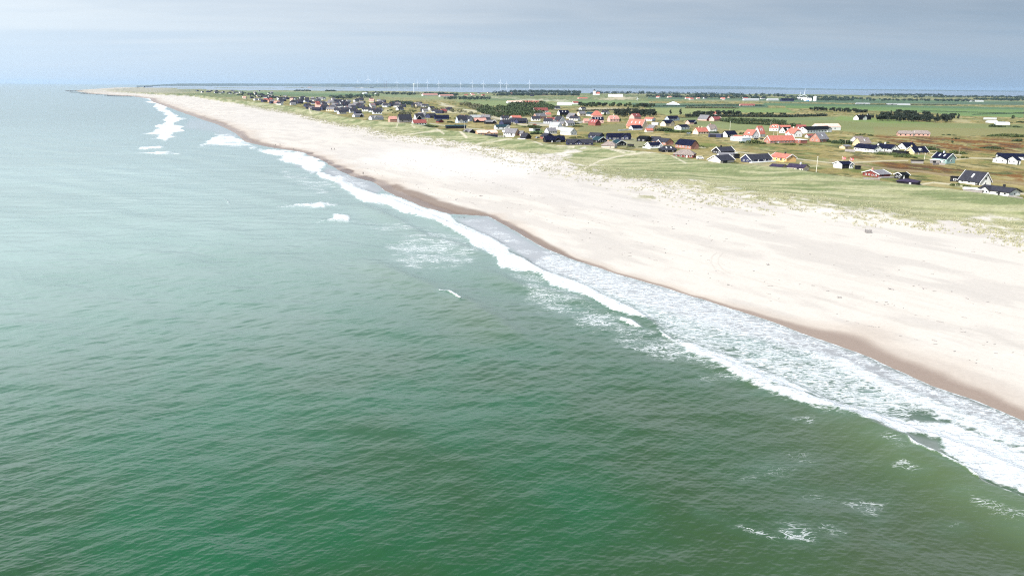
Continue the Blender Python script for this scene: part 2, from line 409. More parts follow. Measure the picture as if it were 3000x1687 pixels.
    # --- sandy tracks and roads
    for p, wd, cc in (
        ([(2150,444),(2208,451),(2260,456),(2345,467),(2430,477),(2466,478),(2508,476),(2604,471),(2660,471)], 1.7, (.33, .29, .2)), ([(2800,468),(2846,463),(2910,465),(2950,466)], 1.7, (.33, .29, .2)),
        ([(2430,470),(2496,478),(2560,489),(2630,497),(2700,502),(2805,517),(2898,526),(3000,539)], 1.5, (.20, .15, .09)), ([(2440,474),(2500,481),(2630,500),(2700,505),(2805,520),(3000,543)], 1.0, (.17, .12, .07)),
        ([(2688,542),(2735,535),(2793,541),(2838,549),(2860,554)], 2.2, (.36, .32, .22)), ([(2960,566),(3000,568)], 2.4, (.36, .32, .24)),
        ([(1410,333),(1440,341),(1498,359),(1533,366),(1620,368)], 2.2, (.34, .30, .22)), ([(1358,321),(1408,327)], 1.6, (.36, .33, .24)), ([(1420,340),(1470,354),(1520,362)], 1.2, (.17, .15, .12)),
        ([(2290,488),(2360,489),(2400,486)], 1.0, (.3, .26, .17)), ([(1260,362),(1340,374),(1420,380)], 1.4, (.3, .28, .2)), ([(1690,362),(1720,352),(1760,346)], 3.0, (.24, .23, .2)), ([(1550,360),(1620,364),(1640,366)], 2.0, (.24, .23, .21)),
        ([(850,324),(900,328),(960,338),(1010,346)], 1.6, (.3, .28, .22)), ([(2140,432),(2300,448),(2420,470)], .8, (.13, .11, .05)), ([(2050,431),(2065,433)], 2, (.33, .3, .22)), ([(2150,445),(2125,441)], 1.5, (.33, .29, .2)),
        ([(2470,412),(2570,420),(2560,418)], .8, (.28, .26, .17)), ([(2770,450),(2815,455)], 1.5, (.36, .33, .22)), ([(2724,449),(2745,452)], 1.5, (.36, .33, .22))):
        lay(P * line_mask(U, V, p, wd, .8) * .9, cc)
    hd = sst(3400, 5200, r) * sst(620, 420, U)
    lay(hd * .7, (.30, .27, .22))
    m, T = new_mat('land_surface')
    a = T.attr('landcol').outputs['Color']
    pos = T.add('ShaderNodeNewGeometry').outputs['Position']
    n = T.noise(pos, 1.3, 5, .65); n2 = T.noise(pos, .22, 4, .6)
    gr = T.attr('grass').outputs['Fac']
    f1 = T.math('ADD', T.ramp(n, .25, .75, .80, 1.2), T.ramp(n2, .3, .7, -.06, .06))
    amt = T.mix(gr, (1, 1, 1), (1, 1, 1))
    k = T.math('ADD', T.math('MULTIPLY', T.math('SUBTRACT', f1, 1.0), T.math('ADD', T.math('MULTIPLY', gr, .8), .25)), 1.0)
    colr = T.add('ShaderNodeVectorMath', _operation='SCALE', Scale=k); T.l.new(a, colr.inputs[0])
    wet = T.attr('wet').outputs['Fac']
    bmp = T.add('ShaderNodeBump', Strength=.5, Distance=T.math('ADD', T.math('MULTIPLY', gr, .28), .05), Height=n)
    bs = T.add('ShaderNodeBsdfPrincipled', Base__Color=colr.outputs[0], Roughness=T.ramp(wet, 0, 1, .95, .45), Normal=bmp.outputs[0])
    bs.inputs['Specular IOR Level'].default_value = .15
    T.out(bs.outputs[0])
    keep = (Z > -1.6)
    ob = grid_mesh('ground', X, Y, Z, keep, {'landcol': col, 'grass': np.clip(np.maximum(g * seaw, P), 0, 1), 'wet': sst(wid * .95, wid * .45, d) * (d > -5)}, m)
    setkind(ob)
    return ob

# ================================================================== SEA
FOAM = [  # solid whitewater (photo pixels, soft edge, amount)
    ([(3160,1511),(2950,1432),(2847,1397),(2815,1362),(2760,1329),(2744,1291),(2690,1278),(2635,1275),(2543,1248),(2489,1226),(2402,1210),(2282,1166),(2234,1144),(2190,1128),(2200,1120),(2300,1140),(2420,1165),(2560,1205),(2700,1230),(2800,1240),(2880,1270),(3160,1388)], 11, .86),
    ([(2190,1128),(2130,1090),(2054,1052),(2000,1030),(1973,1000),(1985,993),(2060,1012),(2130,1040),(2230,1080),(2330,1120),(2420,1165),(2300,1145)], 11, .88),
    ([(2480,1045),(2560,1090),(2700,1150),(2800,1190),(2900,1230),(3160,1348),(3160,1398),(2900,1290),(2780,1240),(2620,1170),(2500,1110),(2400,1060),(2380,1030)], 12, .74),
    ([(1896,930),(1799,884),(1682,818),(1585,791),(1496,744),(1450,750),(1465,783),(1577,805),(1620,841),(1721,872),(1779,907),(1845,927),(1896,940)], 6, 1.0),
    ([(1892,967),(1850,942),(1814,930),(1822,945),(1870,962)], 4, .95), ([(1915,950),(1973,992),(2060,1012),(2100,1030),(2100,1055),(2010,1026),(1954,1000)], 6, .7),
    ([(1500,729),(1473,717),(1430,690),(1348,655),(1314,628),(1248,610),(1158,575),(1100,566),(1040,548),(990,512),(985,537),(1010,557),(1066,593),(1130,600),(1180,622),(1275,650),(1352,690),(1391,721),(1450,755),(1490,748)], 6, 1.0),
    ([(793,440),(880,445),(945,471),(962,490),(945,503),(911,508),(864,483),(817,464),(780,450)], 5, 1.0), ([(945,500),(985,520),(1000,545),(985,540),(935,514)], 4, 1.0),
    ([(776,438),(840,440),(800,452),(760,440),(715,426),(700,418)], 4, .9), ([(630,390),(690,400),(712,415),(760,430),(700,432),(640,424),(595,432),(612,418)], 5, .8),
    ([(388,283),(462,291),(489,311),(478,318),(520,343),(555,346),(520,353),(520,365),(540,384),(480,415),(430,407),(466,395),(415,393),(458,376),(492,340),(438,312),(446,302),(420,292)], 4, 1.0),
    ([(411,436),(440,431),(485,428),(488,434),(440,438)], 2.5, .95), ([(372,449),(430,446),(470,443),(536,449),(460,452)], 2, .8),
    ([(817,607),(860,600),(940,590),(990,598),(960,608),(920,611),(870,606)], 7, .8), ([(963,648),(975,632),(990,626),(1020,629),(1030,640),(1020,648),(985,652)], 7, .85), ([(915,650),(960,643),(980,652),(930,654)], 3, .5),
    ([(1285,853),(1317,856),(1352,878),(1350,882),(1315,862),(1285,856)], 2, .9), ([(656,583),(663,588),(666,596),(661,594)], 2, .9), ([(1174,615),(1206,628),(1200,633),(1172,622)], 2.5, .9),
    ([(2641,1284),(2674,1314),(2755,1347),(2815,1379),(2869,1420),(2865,1426),(2810,1388),(2750,1356),(2668,1322)], 3, .75), ([(2869,1420),(2923,1445),(3160,1546),(3160,1554),(2920,1452)], 3, .45),
]
LACE = [  # veils of broken foam
    ([(3160,1302),(2831,1166),(2728,1133),(2505,1033),(2380,985),(2360,1000),(2480,1045),(2700,1150),(3160,1348)], 10, .95),
    ([(2380,985),(2244,938),(2100,891),(1954,845),(1826,810),(1674,761),(1600,740),(1560,770),(1690,822),(1800,884),(1900,932),(1985,993),(2130,1040),(2330,1120),(2500,1200),(2620,1220),(2700,1200),(2500,1080),(2420,1030)], 10, 1.05),
    ([(1500,729),(1560,770),(1690,822),(1610,745),(1480,680),(1420,640),(1360,640),(1348,655),(1430,690)], 6, .35),
    ([(1050,560),(1091,540),(1040,520),(1000,505),(960,495),(990,530)], 5, .5),
    ([(1495,800),(1577,810),(1721,880),(1845,935),(1973,1000),(2130,1090),(2234,1144),(2150,1115),(2000,1060),(1860,1030),(1780,1000),(1790,980),(1700,960),(1620,920),(1540,880),(1545,850)], 14, .5),
    ([(1128,712),(1180,690),(1260,670),(1352,700),(1400,730),(1376,770),(1330,785),(1230,790),(1150,760)], 18, .5), ([(1000,640),(1060,650),(1200,650),(1260,670),(1180,690),(1100,680)], 12, .35),
    ([(820,490),(900,512),(950,540),(980,590),(900,560),(830,520)], 10, .4), ([(1560,905),(1620,915),(1640,935),(1590,935)], 8, .45), ([(860,530),(960,520),(1000,560),(900,545)], 8, .4),
    ([(2300,1225),(2380,1230),(2390,1262),(2330,1240)], 10, .45), ([(2255,1335),(2370,1320),(2390,1360),(2290,1400),(2180,1400)], 18, .36), ([(2330,1430),(2460,1450),(2600,1470),(2570,1520),(2430,1480),(2350,1470)], 20, .36),
    ([(2040,1500),(2110,1530),(2240,1572),(2290,1590),(2280,1575),(2120,1522)], 8, .42), ([(2270,1530),(2320,1520),(2390,1560),(2390,1590),(2300,1590)], 14, .40), ([(2400,1520),(2480,1550),(2470,1575),(2400,1555)], 14, .36), ([(2560,1585),(2640,1600),(2660,1600)], 6, .4),
    ([(2750,1540),(2810,1515),(2830,1545),(2780,1550)], 14, .36), ([(2600,1380),(2640,1350),(2720,1390),(2690,1400)], 12, .38), ([(2040,1090),(2110,1115),(2080,1130),(2040,1110)], 8, .4), ([(2180,1160),(2230,1165),(2200,1170)], 6, .4),
    ([(2560,1290),(2620,1285),(2700,1325),(2640,1330)], 10, .4), ([(2800,1440),(3160,1568),(3160,1638),(2850,1500)], 20, .38), ([(640,380),(740,420),(700,440),(600,430)], 8, .3),
]
SHAL = [
    ([(3160,1302),(2831,1166),(2728,1133),(2505,1033),(2244,938),(2100,891),(1954,845),(1826,810),(1674,761),(1566,713),(1430,633),(1340,640),(1348,655),(1500,735),(1585,791),(1690,822),(1850,880),(2000,930),(2200,985),(2400,1040),(2600,1120),(2800,1200),(3160,1358)], 14, 1.0),
    ([(1100,566),(1122,556),(1091,533),(1025,515),(994,499),(960,490),(945,503),(1000,550),(1060,575)], 6, .95), ([(945,505),(911,508),(864,485),(900,480)], 5, .6), ([(691,391),(640,366),(590,350),(555,349),(540,375),(620,385),(700,418)], 8, .6),
    ([(2641,1275),(2745,1295),(2765,1335),(2815,1370),(2860,1410),(3160,1518),(3160,1546),(2869,1416),(2755,1347),(2674,1314)], 8, .45),
]
CREST = [  # breaking and steepening waves: polyline, height, seaward width, landward width
    ([(3160,1548),(3000,1484),(2923,1449),(2869,1424),(2815,1383),(2755,1351),(2674,1318),(2641,1288),(2576,1264),(2521,1237),(2451,1210)], 1.2, 7.0, 1.6),
    ([(1504,977),(1438,926),(1391,901),(1352,880),(1317,857),(1286,855),(1251,835),(1160,800),(1100,770)], .5, 8.0, 3.0),
    ([(1896,938),(1845,905),(1799,884),(1682,830),(1585,795),(1496,740)], .7, 5.0, 1.2),
    ([(3160,1455),(3000,1390),(2850,1320),(2744,1280),(2600,1235),(2400,1180),(2234,1110),(2054,1030)], .6, 5, 1.5),
    ([(1430,700),(1300,650),(1158,590),(1040,552),(985,530)], .7, 6, 1.5), ([(1400,735),(1250,690),(1150,640),(1066,600)], .5, 6, 2.5),
    ([(1700,880),(1600,850),(1520,835),(1450,800)], .4, 5, 2),
]
def build_sea():
    az = az_cols(1500, 50)
    dep = np.r_[np.linspace(math.tan(R(62)), math.tan(R(38.5)), 30)[:-1], np.linspace(math.tan(R(38.5)), 50 / 30000., 960)]
    rs = np.r_[50 / dep, 33000, 37000, 41000, 44800]
    X, Y = polar(rs, az)
    s, t = st(X, Y); w = Wt(s)
    ZL = zland(X, Y)
    keep = (ZL < .35) & (np.hypot(X, Y) < 45900)
    dsea = w - t
    U, V = prj(X, Y, np.zeros_like(X))
    spr = np.gradient(rs)[:, None] + 0 * X
    depth_att = sst(-2, 45, dsea)
    Z = np.zeros_like(X)
    r2 = np.random.default_rng(11)
    lam = np.geomspace(.45, 32, 74)
    gust = .3 + 1.4 * fbm(X / 85, Y / 85, 201, 3)
    for i, L in enumerate(lam):
        th = R(103) + r2.normal(0, .62)
        if L > 13: th = R(48) + r2.normal(0, .25)
        kx, ky = math.cos(th) * 2 * math.pi / L, math.sin(th) * 2 * math.pi / L
        A = (.018 if L < 1.2 else .0125 if L < 3 else .009 if L < 8 else .0055) * L / (2 * math.pi)
        att = sst(1.6, 4.0, L / np.maximum(spr, .03))
        gg = gust if L < 8 else 1.0
        ph = r2.uniform(0, 6.28)
        wob = 1.3 * (fbm(X / (L * 5), Y / (L * 5), 300 + i, 2) - .5) * 6.28 if L < 14 else 2.0 * (fbm(X / 160, Y / 160, 300 + i, 2) - .5)
        ss = np.sin(kx * X + ky * Y + ph + wob)
        Z += A * att * gg * (ss + .25 * (ss * ss - .5)) * 1.25
    Z *= .12 + .88 * depth_att
    crest = np.zeros_like(X); face = np.zeros_like(X)
    for p, h, wa, wb in CREST:
        cs, ct = pix_st(p, .3); o = np.argsort(cs); cs, ct = cs[o], ct[o]
        b = (s > cs[0] - 12) & (s < cs[-1] + 12)
        sb = s[b]; ctt = np.interp(sb, cs, ct) + 1.2 * (fbm(sb / 6, sb * 0, 77, 3) - .5)
        dt = t[b] - ctt
        tap = sst(cs[0] - 12, cs[0] + 3, sb) * sst(cs[-1] + 12, cs[-1] - 12, sb) if cs[0] > 55 else sst(cs[-1] + 12, cs[-1] - 14, sb)
        zz = h * np.where(dt < 0, np.exp(-(dt / wa) ** 2), np.exp(-(dt / wb) ** 2)) - .25 * h * np.exp(-((dt - 3.5 * wb) / (2 * wb)) ** 2)
        Z[b] += zz * tap
        face[b] = np.maximum(face[b], (1.0 if h > 1 else .3) * tap * np.where(dt < 0, np.exp(-(dt / (wa * 1.4)) ** 2), np.exp(-(dt / (wb * .8)) ** 2)))
    n1 = fbm(X / 2.4, Y / 2.4, 211, 4); n2 = fbm(s / 7, t / 4, 221, 4)
    JU = U + 16 * (n2 - .5) * 2 + 10 * (n1 - .5); JV = V + 7 * (n2 - .5) * 2 + 6 * (n1 - .5)
    farj = sst(600, 250, np.hypot(X, Y)); JU = U + (JU - U) * (.25 + .75 * farj); JV = V + (JV - V) * (.12 + .88 * farj)
    RR = np.hypot(X, Y); pa = np.arctan2(X, Y) * FPX; pr = FPX * H / RR
    n3 = fbm(pa / 34, pr / 3.2, 241, 4); n4 = fbm(pa / 60, pr / 9, 251, 3)
    JU = JU + (1 - farj) * 40 * (n4 - .5) * 2; JV = JV + (1 - farj) * 7 * (n3 - .5) * 2
    foam = np.zeros_like(X); lace = np.zeros_like(X); shal = np.zeros_like(X); milk = np.zeros_like(X)
    for p, sf, k in FOAM: foam = np.maximum(foam, k * poly_mask(JU, JV, p, sf * 1.7)); milk = np.maximum(milk, k * poly_mask(U, V, p, sf * 6 + 10))
    for p, sf, k in LACE: lace = np.maximum(lace, k * poly_mask(U, V, p, sf * 2.2)); milk = np.maximum(milk, .8 * k * poly_mask(U, V, p, sf * 4))
    for p, sf, k in SHAL: shal = np.maximum(shal, k * poly_mask(U, V, p, sf))
    strk = .30 + 1.25 * fbm(pa / 26, pr / 2.6, 261, 4)
    foam = foam * (farj + (1 - farj) * np.clip(strk, 0, 1.05))
    edge = sst(1.0, .2, np.abs(ZL + .02 - .05) / .05) * (np.hypot(X, Y) < 420)
    foam = np.maximum(foam, edge * .62)
    Z += sst(.25, .7, foam) * (.55 * (n1 - .3) + .25 * n2) * (.3 + .7 * depth_att) + foam * .12
    shal = np.maximum(shal, sst(3, -4, dsea) * (U > 900))
    Z = np.where(dsea < 30, Z * sst(-4, 10, dsea), Z)
    turb = np.clip(sst(1500, 2700, U) * sst(600, 1000, V) * .85 + .35 * sst(120, 0, dsea) * sst(700, 200, s) , 0, 1) * (.75 + .5 * fbm(X / 30, Y / 30, 231, 3))
    m, T = new_mat('sea_water')
    pos = T.add('ShaderNodeNewGeometry').outputs['Position']
    fo = T.attr('foam').outputs['Fac']; la = T.attr('lace').outputs['Fac']; sh = T.attr('shallow').outputs['Fac']; tu = T.attr('turbid').outputs['Fac']; fc = T.attr('crestface').outputs['Fac']
    mp = T.add('ShaderNodeMapping', Vector=pos, Rotation=(0, 0, R(-12)), Scale=(.42, 1.0, 1.0)).outputs[0]
    nn = T.noise(mp, 1.05, 6, .62, .4); nb = T.noise(mp, .28, 4, .55, .3)
    ns = T.noise(pos, .035, 4, .5)
    fine = T.noise(mp, 2.9, 4, .6)
    # lace: thin cell edges of broken foam, along the coast
    mc = T.add('ShaderNodeMapping', Vector=pos, Rotation=(0, 0, -AL - R(72)), Scale=(.55, 1.0, 0.0)).outputs[0]
    mh = T.add('ShaderNodeMapping', Vector=pos, Rotation=(0, 0, R(-14)), Scale=(.42, 1.0, 0.0)).outputs[0]
    patch = T.noise(mc, .14, 5, .65); pat2 = T.noise(mh, .5, 3, .6)
    amt = T.math('ADD', la, T.math('ADD', T.math('MULTIPLY', T.math('SUBTRACT', patch, .5), 1.7), T.math('MULTIPLY', T.math('SUBTRACT', pat2, .5), .7)))
    def vein(vec, sc, w, dist):
        n = T.noise(vec, sc, 3, .55, dist)
        a = T.math('ABSOLUTE', T.math('SUBTRACT', n, .5))
        return T.math('SUBTRACT', 1.0, T.ramp(a, 0.0, T.math('ADD', T.math('MULTIPLY', T.ramp(amt, .05, 1.15), w), .004)))
    l1 = vein(mh, .30, .090, 2.2); l2 = vein(mh, .75, .098, 1.4)
    gate = T.ramp(la, .05, .3)
    lace_m = T.math('MULTIPLY', T.math('MULTIPLY', T.math('MAXIMUM', l1, T.math('MULTIPLY', l2, .8)), gate), T.ramp(amt, .12, .55), True)
    fs = T.math('ADD', fo, T.math('MULTIPLY', T.math('SUBTRACT', T.noise(mc, .9, 6, .68, .5), .5), 1.7))
    lace_m = T.math('MULTIPLY', lace_m, .95)
    foam_m = T.math('MULTIPLY', T.ramp(fs, .34, .74), T.ramp(fo, .04, .2))
    fm = T.math('MAXIMUM', foam_m, lace_m, True)
    deep = T.mix(T.ramp(ns, .35, .65), (.014, .046, .012), (.006, .058, .018))
    deep = T.mix(T.attr('sheen_tint').outputs['Fac'], deep, (.140, .212, .178))  # view-angle sky reflection painted into the water colour as a paler mid stretch
    deep = T.mix(tu, deep, (.036, .052, .019))
    deep = T.mix(T.math('MULTIPLY', fc, .75), deep, (.070, .098, .040))
    mk = T.attr('milk').outputs['Fac']
    deep = T.mix(T.math('MULTIPLY', mk, T.ramp(T.noise(mc, .2, 4, .6), .3, .7, .25, .85)), deep, (.085, .15, .125))
    body = T.mix(sh, deep, (.175, .170, .165))
    bmp = T.add('ShaderNodeBump', Strength=1.0, Distance=T.math('MULTIPLY', T.ramp(sh, 0, 1, .062, .015), T.ramp(ns, .35, .65, .55, 1.3)), Height=T.math('ADD', nn, T.math('MULTIPLY', fine, .4)))
    b2 = T.add('ShaderNodeBump', Strength=1.0, Distance=T.ramp(sh, 0, 1, .07, .012), Height=nb, Normal=bmp.outputs[0])
    b3 = T.add('ShaderNodeBump', Strength=1.0, Distance=T.ramp(sh, 0, 1, .42, .0), Height=T.noise(mp, .055, 3, .5, .2), Normal=b2.outputs[0])
    wat = T.add('ShaderNodeBsdfPrincipled', Base__Color=body, Roughness=.12, IOR=1.37, Normal=b3.outputs[0])
    fb = T.add('ShaderNodeBump', Strength=1.0, Distance=.9, Height=T.noise(mc, .85, 6, .65, .6))
    fcol = T.mix(T.noise(mc, 1.3, 5, .6), (.28, .30, .305), (.70, .71, .71))
    foa = T.add('ShaderNodeBsdfPrincipled', Base__Color=fcol, Roughness=.9, Normal=fb.outputs[0])
    mx = T.add('ShaderNodeMixShader'); T.l.new(fm, mx.inputs[0]); T.l.new(wat.outputs[0], mx.inputs[1]); T.l.new(foa.outputs[0], mx.inputs[2])
    T.out(mx.outputs[0])
    lag = (np.hypot(X, Y) > 3500) & (t > w + 200)
    at = {'foam': foam, 'lace': lace, 'shallow': shal, 'turbid': turb, 'crestface': face, 'milk': milk, 'sheen_tint': sst(50, 290, s) * (.35 + .65 * sst(1500, 450, s)) * (.75 + .5 * fbm(X / 70, Y / 70, 271, 3)) * .9}
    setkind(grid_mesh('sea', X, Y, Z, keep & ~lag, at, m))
    # lagoon: the same water, still
    m2, T = new_mat('lagoon_water')
    pos = T.add('ShaderNodeNewGeometry').outputs['Position']
    b = T.add('ShaderNodeBump', Strength=.3, Distance=.05, Height=T.noise(pos, .5, 4, .6))
    T.out(T.add('ShaderNodeBsdfPrincipled', Base__Color=(.12, .14, .18, 1), Roughness=.1, IOR=1.33, Normal=b.outputs[0]).outputs[0])
    sl = (slice(-330, None), slice(None))
    setkind(grid_mesh('lagoon', X[sl][:, ::3], Y[sl][:, ::3], Z[sl][:, ::3] * 0, (keep & lag)[sl][:, ::3], None, m2))

# ================================================================== HILLS beyond the lagoon
def build_hills():
    TOP = np.array([(200,246.5),(350,246.2),(500,245.2),(800,245.8),(1250,246),(1500,247.3),(1700,248.8),(1870,251.3),(2000,253.8),(2080,252.3),(2150,253.2),(2300,257.8),(2450,260.8),(2700,263.3),(3000,266.5),(3400,269)], float)
    us = np.linspace(400, 3400, 900)
    lf = np.interp(us, LF[:, 0], LF[:, 1]) + .3
    top = np.interp(us, TOP[:, 0], TOP[:, 1]) - .9 * (fbm(us / 22, us * 0, 401, 4) - .5)
    x0, y0 = unp(us, lf, 0.0); r0 = np.hypot(x0, y0)
    fr = np.array([1.0, 1.012, 1.03, 1.06, 1.10, 1.16, 1.22, 1.28]); hh = np.array([-.03, .10, .32, .62, .9, 1.0, .6, 0])
    X = x0[None] * fr[:, None]; Y = y0[None] * fr[:, None]
    hor = 242 + .0076667 * us
    zt = H + (hor - top) / FPX * np.hypot(X[5], Y[5]) * .97
    zt = np.clip(zt, 14, 155) * sst(380, 560, us)
    Z = hh[:, None] * zt[None] * (.85 + .3 * fbm(us[None] / 14 + 0 * X, fr[:, None] * 60 + 0 * X, 411, 3))
    Z[5] = zt; Z[0] = -1.5
    m, T = new_mat('far_hills')
    pos = T.add('ShaderNodeNewGeometry').outputs['Position']
    n = T.noise(pos, .0025, 5, .6)
    T.out(T.add('ShaderNodeBsdfPrincipled', Base__Color=T.mix(T.ramp(n, .4, .62), (.028, .048, .044), (.075, .095, .075)), Roughness=.95).outputs[0])
    setkind(grid_mesh('hills', X, Y, Z, None, None, m))
# ================================================================== OBJECT HELPERS
def plain_mat(name, col, rough=.8, var=.18, scale=2.0, spec=.3, col2=None, metal=0.0):
    m, T = new_mat(name)
    pos = T.add('ShaderNodeTexCoord').outputs['Object']
    n = T.noise(pos, scale, 4, .6)
    lo = tuple(c * (1 - var) for c in col); hi = tuple(c * (1 + var) for c in (col2 or col))
    b = T.add('ShaderNodeBsdfPrincipled', Base__Color=T.mix(T.ramp(n, .3, .7), lo, hi), Roughness=rough, Metallic=metal)
    b.inputs['Specular IOR Level'].default_value = spec
    T.out(b.outputs[0]); return m
def brick_mat(name, c1, c2, mort, bw=.5, rh=.12):
    m, T = new_mat(name)
    pos = T.add('ShaderNodeTexCoord').outputs['Object']
    sep = T.add('ShaderNodeSeparateXYZ', Vector=pos).outputs
    vec = T.add('ShaderNodeCombineXYZ', X=T.math('ADD', sep[0], sep[1]), Y=sep[2], Z=0.0).outputs[0]
    b = T.add('ShaderNodeTexBrick', Vector=vec, Color1=(*c1, 1), Color2=(*c2, 1), Mortar=(*mort, 1), Scale=1.0)
    b.inputs['Brick Width'].default_value = bw; b.inputs['Row Height'].default_value = rh; b.inputs['Mortar Size'].default_value = .012
    n = T.noise(pos, .6, 4, .6)
    T.out(T.add('ShaderNodeBsdfPrincipled', Base__Color=T.mix(T.ramp(n, .3, .7, 0, .35), b.outputs[0], tuple(x * .7 for x in c1)), Roughness=.85).outputs[0])
    return m
def roof_mat(name, col, rough=.75, row=.34, var=.22, spec=.12):
    m, T = new_mat(name)
    pos = T.add('ShaderNodeTexCoord').outputs['Object']
    w = T.add('ShaderNodeTexWave', Vector=pos, Scale=1.0 / row / 6.28 * 3.14, Distortion=.5, _bands_direction='X').outputs['Fac']
    n = T.noise(pos, .8, 5, .65)
    c = T.mix(T.ramp(n, .3, .72), tuple(x * (1 - var) for x in col), tuple(x * (1 + var) for x in col))
    c = T.mix(T.math('MULTIPLY', T.ramp(w, .0, .35, 1, 0), .3), c, tuple(x * .55 for x in col))
    b = T.add('ShaderNodeBsdfPrincipled', Base__Color=c, Roughness=rough); b.inputs['Specular IOR Level'].default_value = spec
    T.out(b.outputs[0]); return m
def leaf_mat(name, c1, c2):
    m, T = new_mat(name)
    pos = T.add('ShaderNodeNewGeometry').outputs['Position']
    n = T.noise(pos, .35, 4, .7); n2 = T.noise(pos, 2.5, 2, .6)
    f = T.math('ADD', T.math('MULTIPLY', n, .6), T.math('MULTIPLY', n2, .4))
    T.out(T.add('ShaderNodeBsdfPrincipled', Base__Color=T.mix(T.ramp(f, .35, .65), c1, c2), Roughness=.85).outputs[0]); return m
M = {}
M['white'] = plain_mat('white_render', (.62, .62, .60), .8, .06)
M['cream'] = plain_mat('cream_render', (.60, .50, .36), .8, .08)
M['yellow'] = plain_mat('yellow_render', (.56, .43, .24), .8, .1)
M['orange'] = plain_mat('orange_boards', (.58, .37, .16), .75, .12, 3)
M['palegrey'] = plain_mat('pale_grey_render', (.44, .45, .48), .8, .08)
M['paleblue'] = plain_mat('pale_blue_boards', (.36, .43, .50), .7, .1)
M['teal'] = plain_mat('sea_green_boards', (.20, .30, .285), .7, .12, 3)
M['navy'] = plain_mat('navy_boards', (.028, .032, .075), .7, .2, 3)
M['black'] = plain_mat('black_boards', (.010, .010, .013), .75, .3, 3)
M['pinkwall'] = plain_mat('pink_render', (.50, .32, .28), .8, .1)
M['darkred'] = plain_mat('dark_red_boards', (.16, .035, .03), .75, .2, 3)
M['tan'] = plain_mat('raw_timber', (.44, .27, .16), .8, .18, 3)
M['greywood'] = plain_mat('weathered_timber', (.24, .22, .21), .9, .25, 4)
M['beige'] = plain_mat('beige_render', (.50, .45, .38), .85, .08)
M['brick'] = brick_mat('red_brick', (.30, .115, .08), (.36, .15, .11), (.38, .28, .23))
M['brickp'] = brick_mat('pink_brick', (.40, .2, .15), (.46, .25, .19), (.5, .4, .33))
M['brickd'] = brick_mat('dark_brick', (.20, .055, .04), (.25, .08, .055), (.26, .17, .13))
M['r_navy'] = roof_mat('blue_black_tiles', (.007, .008, .022), .7, spec=.05)
M['r_black'] = roof_mat('black_felt', (.008, .009, .011), .75, spec=.05)
M['r_dark'] = roof_mat('dark_slate', (.030, .030, .040), .75)
M['r_grey'] = roof_mat('grey_fibre_cement', (.15, .145, .155), .85)
M['r_pale'] = roof_mat('pale_grey_sheet', (.30, .31, .31), .8)
M['r_teal'] = roof_mat('blue_green_felt', (.014, .036, .046), .8)
M['r_red'] = roof_mat('orange_red_tiles', (.37, .125, .095), .85)
M['r_brownred'] = roof_mat('brown_red_tiles', (.22, .065, .06), .8)
M['r_pink'] = roof_mat('faded_pink_tiles', (.45, .23, .19), .85)
M['r_palepink'] = roof_mat('pale_salmon_sheet', (.58, .40, .33), .85)
M['r_purple'] = roof_mat('dark_purple_felt', (.035, .026, .05), .75)
M['thatch'] = plain_mat('old_thatch', (.19, .155, .14), .95, .3, 1.2)
M['trim'] = plain_mat('white_paint', (.72, .72, .72), .6, .04)
M['darktrim'] = plain_mat('dark_paint', (.02, .02, .025), .6, .1)
M['glass'] = plain_mat('window_glass', (.018, .022, .03), .12, .2, 1, .6)
M['bluedoor'] = plain_mat('blue_doors', (.03, .16, .36), .5, .1)
M['concrete'] = plain_mat('grey_concrete', (.3, .3, .29), .9, .12)
M['steel'] = plain_mat('white_steel', (.60, .63, .66), .5, .03)
M['rust'] = plain_mat('red_lattice_paint', (.16, .09, .10), .7, .1)
M['pole'] = plain_mat('painted_pole', (.66, .64, .55), .6, .06)
M['woodpole'] = plain_mat('tarred_pole', (.30, .26, .19), .85, .15)
M['rock'] = plain_mat('wet_rock', (.06, .055, .055), .8, .4, 1.5)
M['tyre'] = plain_mat('tyre_rubber', (.012, .012, .012), .9, .2)
M['red'] = plain_mat('red_cloth', (.42, .02, .025), .8, .1)
M['carwhite'] = plain_mat('white_car_paint', (.66, .66, .66), .3, .03, 1, .6)
M['cargrey'] = plain_mat('grey_car_paint', (.20, .23, .27), .3, .05, 1, .6)
M['cardark'] = plain_mat('dark_car_paint', (.015, .016, .022), .3, .1, 1, .6)
M['carred'] = plain_mat('red_car_paint', (.25, .015, .015), .3, .05, 1, .6)
M['skin'] = plain_mat('skin', (.36, .22, .16), .7, .06)
M['hair'] = plain_mat('brown_hair', (.035, .022, .014), .8, .2)
M['bark'] = plain_mat('bark', (.07, .055, .045), .95, .3)
M['pine'] = leaf_mat('pine_needles', (.005, .011, .007), (.018, .030, .015))
M['leaf'] = leaf_mat('broad_leaves', (.014, .028, .010), (.042, .066, .018))
M['scrub'] = leaf_mat('sea_scrub', (.020, .032, .008), (.068, .092, .018))
M['olivew'] = leaf_mat('olive_thicket', (.045, .05, .026), (.12, .115, .060))
M['farwood'] = leaf_mat('far_woodland', (.008, .022, .020), (.020, .042, .032))
M['marram'] = leaf_mat('marram_grass', (.20, .195, .105), (.31, .295, .185))
DM = {k: v for k, v in M.items()}

